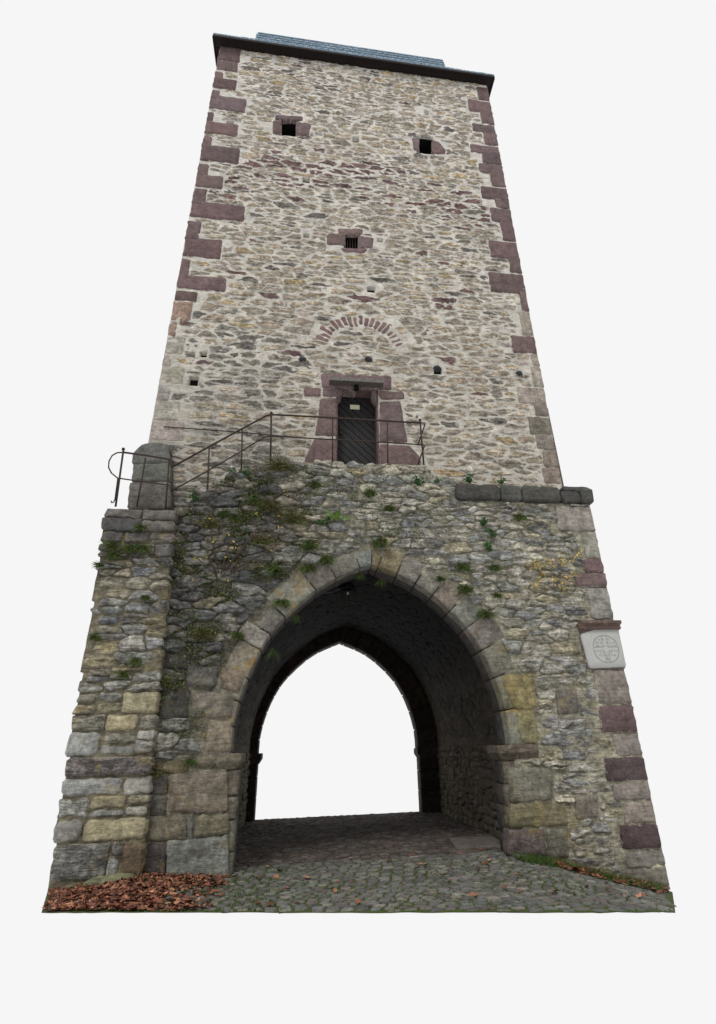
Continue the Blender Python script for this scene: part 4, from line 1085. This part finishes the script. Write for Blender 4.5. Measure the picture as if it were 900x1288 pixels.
# passage floor
k0 = len(V_); xs = np.linspace(CX-3.0, CX+3.0, 40); ys = np.linspace(.35, 8.12, 50)
for y in ys:
    for x in xs:
        V_.append((x, y, gz(x, y)+.008*nz(x*3, y*3)-.001)); Tt.append(gcol(x, y)); Ed.append(.6 if y < 1.5 else .35)
for j in range(len(ys)-1):
    for i in range(len(xs)-1): q = k0+j*len(xs)+i; F_.append((q, q+1, q+len(xs)+1, q+len(xs)))
k1 = len(V_)
for (x, y) in ((CX-3, .35), (CX+3, .35), (CX+3, 8.12), (CX-3, 8.12)): V_.append((x, y, -.14)); Tt.append(gcol(x, y)); Ed.append(0)
F_.append((k1, k1+3, k1+2, k1+1)); n4 = len(xs)
F_.append((k0+(len(ys)-1)*n4, k0+len(ys)*n4-1, k1+2, k1+3))
ground = link('cobbled_ground', new_mesh('cobbled_ground', V_, F_, M_GRD, Tt, Ed, True), None, label='cobbled road that runs through the arch, mossy between its setts', kind='structure')
GF = lambda u, v, d: (u, v, gz(u, v)+d)
random.seed(61)
cob = []
P1 = masonry([(-3.7, -3.6), (5.9, -3.6), (5.9, .45), (-3.7, .45)], .175, .122, .020, jit=.03, wvar=.2, hvar=.06, split=0, asp=1.7, warp=.12, inside=lambda x, y: y > yfront(x)+.05 and xleft(y)+.12 < x < xright(y)-.08 and not (x < -1.15 and y > -.0) and not (x > 3.4 and y > -.05))
P2 = masonry([(CX-2.78, .47), (CX+2.78, .47), (CX+2.78, 8.08), (CX-2.78, 8.08)], .175, .125, .018, jit=.04, wvar=.22, hvar=.08, split=0, asp=1.7, warp=.12, inside=lambda x, y: not (2.75 < x < 3.9 and 1.3 < y < 2.6) and not (y > 7.55 and (x < -1.42 or x > 3.46)) and not (y < .6 and (x < -1.15 or x > 3.5)))
def leafy(x, y): return x < -1.0-.5*(y+1.2)
P1v = [P for P in P1 if not (cen(P)[0] < -1.75)]
allc = sorted(P1v+P2, key=lambda P: -area(P)*(CAMZ)/((cen(P)[1]-CAMY)**3))
rest = MB()
for i, P in enumerate(allc):
    c = cen(P); P = [(p[0], max(p[1], yfront(p[0])+.03)) for p in P]
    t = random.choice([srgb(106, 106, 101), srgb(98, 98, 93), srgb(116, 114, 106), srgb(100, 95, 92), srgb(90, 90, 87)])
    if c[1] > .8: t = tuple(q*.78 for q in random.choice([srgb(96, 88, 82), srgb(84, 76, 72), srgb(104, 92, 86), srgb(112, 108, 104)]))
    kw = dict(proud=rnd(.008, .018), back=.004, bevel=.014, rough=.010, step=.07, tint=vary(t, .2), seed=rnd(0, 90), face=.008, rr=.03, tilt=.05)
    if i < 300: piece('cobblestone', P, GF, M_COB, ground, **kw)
    else: rest.add(*block(P, GF, **kw))
rest.build('cobblestones', M_COB, ground, smooth=True, kind='stuff')
piece('paving_slab', [(2.78, 1.35), (3.75, 1.30), (3.86, 2.5), (2.95, 2.55)], GF, M_COB, ground, tint=srgb(104, 98, 92), proud=.035, back=.03, bevel=.02, rough=.02, step=.15, face=.006, rr=.03)
piece('kerb_stone', [(3.3, -.22), (3.6, -.25), (3.66, .0), (3.32, .05)], GF, M_DRESS, ground, tint=srgb(100, 98, 92), proud=.07, back=.05, bevel=.04, rough=.02, step=.08, face=.02, rr=.05)

# fallen leaves ----------------------------------------------------------------------
def leaves(name, label, spots, col, size=(.035, .078)):
    mb = MB()
    for (x, y, z) in spots:
        s = rnd(*size); a = rnd(0, 6.28); w_ = s*rnd(.35, .6); cu = rnd(.1, .6)*s; tl = rnd(-.5, .5); tp = rnd(-.6, .6)
        ca, sa = math.cos(a), math.sin(a); v = []
        for (u, w2, h) in ((-s, 0, cu), (-.3*s, w_, cu*.3+rnd(0, .3)*s), (.5*s, w_*.8, cu*.4), (s, 0, cu+rnd(0, .4)*s), (.4*s, -w_*.8, rnd(0, .4)*s), (-.35*s, -w_, rnd(0, .4)*s), (0, 0, -.02*s)):
            hz = (h+u*tl+w2*tp)*.6; v.append((x+u*ca-w2*sa, y+u*sa+w2*ca, z+.006+max(-.008, hz)))
        mb.add(v, [(0, 1, 6), (1, 2, 6), (2, 3, 6), (3, 4, 6), (4, 5, 6), (5, 0, 6)], vary(random.choice(col), .35, .12))
    return mb.build(name, M_LEAF, None, label=label, cat='leaves', kind='stuff')
LC = [srgb(126, 80, 62), srgb(108, 66, 52), srgb(140, 94, 72), srgb(96, 62, 50), srgb(160, 116, 90), srgb(80, 56, 46)]
random.seed(71); sp = []
while len(sp) < 3700:
    x = rnd(-3.75, -.75); yf = yfront(x); y = rnd(yf+.07, -.06)
    lim = -.95-.55*(y+.0)*.0
    dens_ = 1.0 if x < -1.75 else max(0, 1-(x+1.75)/.8)*(.9 if y > -.75 or y < yf+.25 else .35)
    if x < xleft(y)+.05: continue
    if y > BUTF-.06 and x < -2.3: continue
    if random.random() < dens_*(1 if nz(x*1.7, y*1.7, 4) > -.35 else .35): sp.append((x, y, gz(x, y)+rnd(0, .02)))
leaves('fallen_leaves', 'thick drift of brown fallen leaves at the foot of the buttress', sp, LC)
sp = []
while len(sp) < 1000:
    x = rnd(3.9, 5.9); yf = yfront(min(x, fx[-1])); y = rnd(-.9, -.06)
    if x > xright(y)-.04: continue
    if y < yf: continue
    if random.random() < (1 if y > -.50-.2*nz(x*2, 0) else .12)*(1 if nz(x*3, y*3, 2) > -.15 else .2): sp.append((x, y, gz(x, y)+rnd(.02, .05)))
leaves('fallen_leaves', 'strip of brown leaves and grass along the foot of the right wall', sp, LC)
sp = []
for _ in range(75):
    x = rnd(-.8, 4.6); y = rnd(yfront(x)+.05, .1 if random.random() < .8 else 2.0)
    if x < xright(y)-.15: sp.append((x, y, gz(x, y)+.02))
leaves('scattered_leaves', 'a few single brown leaves scattered over the cobbles before the arch', sp, LC)

# ------------------------------------------------------------------ plants
GREENS = [srgb(62, 86, 38), srgb(80, 104, 46), srgb(52, 72, 36), srgb(92, 108, 54), srgb(70, 80, 46)]
DRY = [srgb(120, 108, 70), srgb(98, 84, 56), srgb(84, 70, 52)]
def blades(mb, o, n, L, out, col, droop=1.0, w_=.006, spread=1.0, up=.5):
    o = Vector(o); out = Vector(out).normalized(); side = out.cross(Vector((0, 0, 1)));
    if side.length < .1: side = Vector((1, 0, 0))
    side.normalize()
    for _ in range(n):
        d = (out*rnd(.3, 1)+side*rnd(-1, 1)*spread+Vector((0, 0, 1))*rnd(-.25, 1)*up*1.6).normalized()
        l = L*rnd(.5, 1.1); p = o+Vector((rnd(-1, 1), rnd(-1, 1), rnd(-1, 1)))*L*.16; w = d.cross(Vector((rnd(-1, 1), rnd(-1, 1), rnd(-1, 1)))).normalized()
        v = []; c = vary(random.choice(col), .35); k = 4
        for i in range(k):
            t = i/(k-1); ww = w_*(1-t*.9)*(1.0 if i else .7)
            v += [tuple(p+w*ww), tuple(p-w*ww)]; d = (d+Vector((0, 0, -1))*droop*.32).normalized(); p = p+d*l/(k-1)
        mb.add(v, [(2*i, 2*i+1, 2*i+3, 2*i+2) for i in range(k-1)], c)
def leafy_stem(mb, pts, n, size, col, spread=.05):
    P = [Vector(p) for p in pts]
    for _ in range(n):
        t = rnd(0, len(P)-1.001); i = int(t); c = P[i].lerp(P[i+1], t-i)+Vector((rnd(-1, 1), rnd(-1, 1), rnd(-1, 1)))*spread
        a = Vector((rnd(-1, 1), rnd(-1, 1), rnd(-1, 1))).normalized(); b_ = a.cross(Vector((rnd(-1, 1), rnd(-1, 1), rnd(-1, 1)))).normalized(); s = size*rnd(.6, 1.3)
        mb.add([tuple(c-a*s), tuple(c+b_*s*.55), tuple(c+a*s), tuple(c-b_*s*.55)], [(0, 1, 2, 3)], vary(random.choice(col), .3))
def tuft(px, py, size, label, kind='grass', Y=0.0, group=None):
    size *= 1.6
    x, z = pix(px, py, Y); y = Y-.04; mb = MB(); o = (x, y, z)
    if kind == 'grass':
        blades(mb, o, 150, size, (0, -1, 0), GREENS+DRY[:1], 1.0, .007, 1.1)
        leafy_stem(mb, [(x-size*.4, y-.02, z), (x+size*.4, y-.02, z-.02)], 50, size*.13, GREENS, size*.25); nm, ct = 'grass_tuft', 'grass tuft'
    elif kind == 'bush':
        blades(mb, o, 260, size*.8, (0, -1, .2), GREENS+DRY*2, .7, .006, 1.3, .6)
        leafy_stem(mb, [(x-size*.9, y, z), (x, y-.05, z+.06), (x+size*.9, y, z)], 380, .018, GREENS+DRY*2, size*.35); nm, ct = 'wall_shrub', 'shrub'
    elif kind == 'fern':
        for k in range(7):
            a = rnd(-1.3, 1.3); d = Vector((math.sin(a), -.5, math.cos(a)*.6+.1)).normalized(); p = Vector(o); L = size*rnd(.7, 1.1); n = 12
            c = vary(random.choice([srgb(86, 120, 44), srgb(70, 104, 40), srgb(104, 128, 52)]), .2)
            for i in range(n):
                d2 = d+Vector((0, 0, -.07*i)); d2.normalize(); q = p+d2*L/n; s = d2.cross(Vector((0, -1, .3))).normalized(); w = L*.2*math.sin(math.pi*(i+1.2)/(n+1.4))
                for sg in (-1, 1):
                    mb.add([tuple(p), tuple(p+s*sg*w*.6+d2*w*.25), tuple(p+s*sg*w+d2*w*.4), tuple(q)], [(0, 1, 2, 3)], c)
                p = q
        nm, ct = 'fern', 'fern'
    elif kind == 'leafy':
        for k in range(5):
            a = rnd(-1, 1); tip = (x+size*.6*a, y-rnd(.03, .12), z+size*rnd(.1, .7)); mb.tube([o, tip], .004, 4, DRY[1], r1=.002); leafy_stem(mb, [o, tip], 22, size*.13, [srgb(56, 92, 48), srgb(70, 108, 56), srgb(44, 74, 40)], size*.16)
        nm, ct = 'leafy_wall_plant', 'plant'
    ob = mb.build(nm, M_LEAF, None, label=label, cat=ct, group=group)
    return ob
random.seed(81)
TF = [(352, 590, .38, 'bush', 'wide brownish green bush on the wall top just left of the doorway foot'),
      (524, 611, .17, 'leafy', 'small bright green plant on the wall top below the right end of the railing'),
      (548, 608, .10, 'leafy', 'tiny green sprig on the wall edge between the railing end and the dark capstones'),
      (465, 622, .16, 'grass', 'grass tuft high on the wall below the right door jamb'),
      (488, 641, .15, 'grass', 'grass tuft just under and right of the one below the door'),
      (395, 611, .14, 'grass', 'dull grass tuft on the wall below the left door jamb'),
      (424, 656, .24, 'fern', 'bright green fern on the wall between the doorway and the arch crown'),
      (405, 661, .18, 'leafy', 'low leafy plant on a stone just left of the bright fern'),
      (477, 684, .20, 'grass', 'grass tuft above the tip of the pointed arch, to its right'),
      (390, 688, .22, 'grass', 'dark grass tuft beneath the fern'),
      (410, 706, .18, 'grass', 'grass tuft on top of an arch stone left of the arch tip'),
      (388, 716, .18, 'grass', 'grass tuft on the orange lichened arch stone'),
      (347, 717, .20, 'grass', 'grass tuft left of the orange lichened arch stone'),
      (355, 759, .17, 'grass', 'grass tuft at the lower end of the orange lichened arch stone'),
      (370, 657, .30, 'bush', 'dark straggly plant in the joints left of the fern'),
      (340, 640, .22, 'bush', 'dark weeds in the joints under the wide bush'),
      (322, 632, .16, 'grass', 'grass tuft left of the dark weeds'),
      (298, 654, .16, 'grass', 'grass tuft on the dark wall under the stair rail'),
      (283, 648, .14, 'grass', 'small grass tuft beside the tall thin twig'),
      (265, 664, .18, 'bush', 'dark weeds above the bare twigs'),
      (306, 598, .12, 'leafy', 'small green plant at the foot of the railing post on the stair'),
      (292, 597, .11, 'leafy', 'small green plant just left of the railing post on the stair'),
      (246, 629, .13, 'leafy', 'green plant at the bottom of the stair wall'),
      (605, 661, .15, 'leafy', 'leafy plant under the long dark capstone'),
      (618, 676, .13, 'leafy', 'middle plant of the three right of the arch top'),
      (615, 692, .15, 'leafy', 'lowest leafy plant of the three right of the arch top'),
      (652, 652, .15, 'grass', 'grass tuft under the middle dark capstone'),
      (620, 715, .14, 'grass', 'small grass tuft left of the yellow leaved shrub'),
      (581, 714, .18, 'grass', 'upper grass tuft above the right shoulder of the arch'),
      (584, 743, .18, 'grass', 'lower grass tuft above the right shoulder of the arch'),
      (553, 729, .10, 'grass', 'tiny grass tuft on the arch stone right of the tip'),
      (624, 750, .10, 'grass', 'small tuft right of the lower shoulder tuft'),
      (608, 773, .18, 'grass', 'grass tuft above the red striped arch stone'),
      (590, 607, .16, 'leafy', 'green plant growing over the long dark capstone'),
      (628, 610, .13, 'leafy', 'green plant growing in the joint between two dark capstones'),
      (255, 800, .17, 'bush', 'dark creeping weeds in the joints of the dark wall by the buttress'),
      (300, 800, .13, 'grass', 'green tuft beside an arch stone on the left haunch'),
      (205, 860, .22, 'bush', 'dark weeds in the corner between buttress and wall'),
      (192, 972, .14, 'bush', 'green weeds low in the corner between buttress and wall'),
      (330, 684, .18, 'bush', 'weeds among the upper twigs of the bare shrub'),
      (240, 958, .10, 'grass', 'small tuft beside the left impost')]
for (a, b_, s, k, l) in TF: tuft(a, b_, s, l, k)
for (a, b_, s, k, l) in [(143, 687, .16, 'grass', 'left grass tuft of the row across the buttress'), (145, 700, .13, 'grass', 'small tuft under the left one on the buttress'),
                         (166, 691, .16, 'grass', 'middle grass tuft of the row across the buttress'), (180, 691, .17, 'grass', 'right grass tuft of the row across the buttress'),
                         (178, 665, .12, 'grass', 'grass tuft under the head stone of the buttress'), (127, 712, .10, 'grass', 'tiny tuft near the left edge of the buttress'),
                         (184, 753, .10, 'grass', 'small tuft at the right edge of the buttress'), (122, 802, .10, 'grass', 'small tuft on the orange stained part of the buttress'),
                         (172, 832, .11, 'grass', 'tuft half way up the buttress'), (157, 849, .11, 'grass', 'lower tuft half way up the buttress')]:
    tuft(a, b_, s, l, k, BUTF)
for (a, b_, s, Y, l) in [(343, 818, .3, .35, 'hanging grass inside the left haunch of the arch'), (372, 775, .2, .35, 'dark hanging fern inside the arch above the left haunch'), (452, 722, .2, .3, 'fern hanging inside the tip of the arch'), (478, 730, .22, .3, 'dark tuft hanging inside the arch right of its tip')]:
    x, z = pix(a, b_, Y); mb = MB(); blades(mb, (x, Y, z), 50, s, (0, -.4, -.5), GREENS, .9, .006, 1, .2); mb.build('hanging_grass', M_LEAF, None, label=l, cat='grass tuft')
# bare twiggy shrub
x, z = pix(276, 727, 0); random.seed(5); mb = MB(); ob = thing('twiggy_shrub', 'bare branched shrub growing from the dark wall left of the arch', 'shrub')
tips = [(330, 662), (341, 655), (302, 650), (308, 668), (318, 676), (352, 688), (262, 650), (258, 690), (290, 690), (335, 705), (300, 712), (248, 705), (268, 672)]
for (a, b_) in tips:
    t = pix(a, b_, 0); y = -rnd(.1, .3); m1 = ((x*.6+t[0]*.4)+rnd(-.04, .04), -.12, z*.6+t[1]*.4-.02); tm = MB()
    tm.tube([(x, .0, z), m1, (t[0]*.75+x*.25, y*.8, t[1]*.75+z*.25), (t[0], y, t[1])], .012, 5, srgb(62, 50, 44), r1=.005)
    for k in range(3):
        f_ = rnd(.4, .95); p = (x+(t[0]-x)*f_, -.15, z+(t[1]-z)*f_); tm.tube([p, (p[0]+rnd(-.12, .16), -.2, p[2]+rnd(.02, .16))], .004, 4, srgb(76, 64, 54), r1=.002)
    tm.build('twig', M_LEAF, ob)
    leafy_stem(mb, [m1, (t[0], y, t[1])], 3, .03, [srgb(190, 160, 60), srgb(160, 150, 60), srgb(200, 170, 84)], .08)
mb.build('leaves', M_LEAF, ob)
# thin yellow leaved shrub on the right
ob = thing('yellow_leaved_shrub', 'wispy shrub with small yellow autumn leaves on the wall right of the arch', 'shrub'); x, z = pix(700, 722, 0); mb = MB(); random.seed(15)
for (a, b_) in ((724, 700), (713, 738), (704, 752), (690, 738), (686, 706), (664, 710), (655, 715), (700, 698), (672, 728), (722, 728), (706, 706), (660, 742)):
    t = pix(a, b_, 0); y = -rnd(.08, .25); m1 = ((x+t[0])/2+rnd(-.03, .03), -.1, (z+t[1])/2+.03); tm = MB(); tm.tube([(x, 0, z), m1, (t[0], y, t[1])], .006, 4, srgb(90, 74, 52), r1=.002); tm.build('twig', M_LEAF, ob)
    leafy_stem(mb, [m1, (t[0], y, t[1])], 20, .026, [srgb(205, 168, 62), srgb(190, 150, 50), srgb(150, 150, 60), srgb(214, 182, 88)], .06)
mb.build('leaves', M_LEAF, ob)
# scattered yellow leaves caught on the wall
random.seed(19); n_ = 0
mb = MB()
for (a, b_) in ((365, 606), (357, 620), (361, 626), (325, 636), (322, 648), (350, 651), (370, 650), (350, 665), (303, 704), (350, 691), (382, 695), (302, 747), (265, 723), (287, 732), (243, 731), (408, 699), (365, 627), (334, 658)):
    q = pix(a, b_, 0); y_ = -.09 if a > 180 else -.3; leafy_stem(mb, [(q[0], y_, q[1]), (q[0]+.01, y_, q[1])], 1, .034, [srgb(206, 164, 62), srgb(180, 160, 60)], .0)
mb.build('caught_leaves', M_LEAF, None, label='loose yellow leaves caught on the dark wall left of the arch', cat='leaves', kind='stuff')
# dark creeper and moss in the joints of the left wall
mb = MB(); random.seed(23); k = 0
while k < 11000:
    x = rnd(-2.55, 2.9); z = rnd(1.8, 7.1)
    if not gin(x, z) or in_arch(x, z, .45): continue
    d = (max(0, min(1, (1.2-x)/2.6))*max(.2, min(1, (z-2)/3))+.12)*max(0, nz(x*1.3, z*2.4, 3)+.12)*2.2
    if random.random() > d: continue
    leafy_stem(mb, [(x, -.05, z), (x+.01, -.06, z)], 1, .022, GREENS+DRY+[srgb(60, 58, 40)]*3, .03); k += 1
mb.build('wall_moss', M_LEAF, None, label='dark moss and creeping weeds in the joints of the wall left of the arch', cat='moss', kind='stuff')
# grass along the foot of the walls and in the cobble joints
mb = MB(); random.seed(29)
for _ in range(620):
    x = rnd(3.35, 5.8); y = rnd(-.75, -.06)*(1 if x > 4 else .7)
    if x > xright(y)-.12: continue
    blades(mb, (x, y, gz(x, y)), 8, .12, (0, -.3, 1), GREENS[:2]*2+GREENS, .5, .006, 1, 1)
for _ in range(140):
    x = rnd(3.35, 4.2); y = rnd(-.25, -.06); blades(mb, (x, y, gz(x, y)), 7, .13, (0, -.3, 1), GREENS, .5, .004, 1, 1)
for _ in range(90):
    x = rnd(-2.6, -.9); y = rnd(-.75, -.1); blades(mb, (x, y, gz(x, y)), 6, .07, (0, -.3, 1), GREENS, .5, .004, 1, 1)
mb.build('grass', M_LEAF, None, label='short grass along the foot of the walls', cat='grass', kind='stuff')
mb = MB()
k = 0
while k < 2600:
    x = rnd(-2.2, 5.9); y = rnd(yfront(min(x, fx[-1]))+.02, .7)
    if x > xright(y)-.05 or (y > -.05 and (x < -1.1 or x > 3.4)): continue
    m_k = .15+max(0, nz(x*1.1, y*1.6, 7)+.1)*1.3+(2.2 if x < -.3 and y < -.3 else 0)
    if random.random() > m_k: continue
    blades(mb, (x, y, gz(x, y)+.004), 4, .035, (0, 0, 1), GREENS, .4, .004, 1, 1); k += 1
mb.build('joint_moss', M_LEAF, None, label='moss and fine grass growing between the cobbles', cat='moss', kind='stuff')
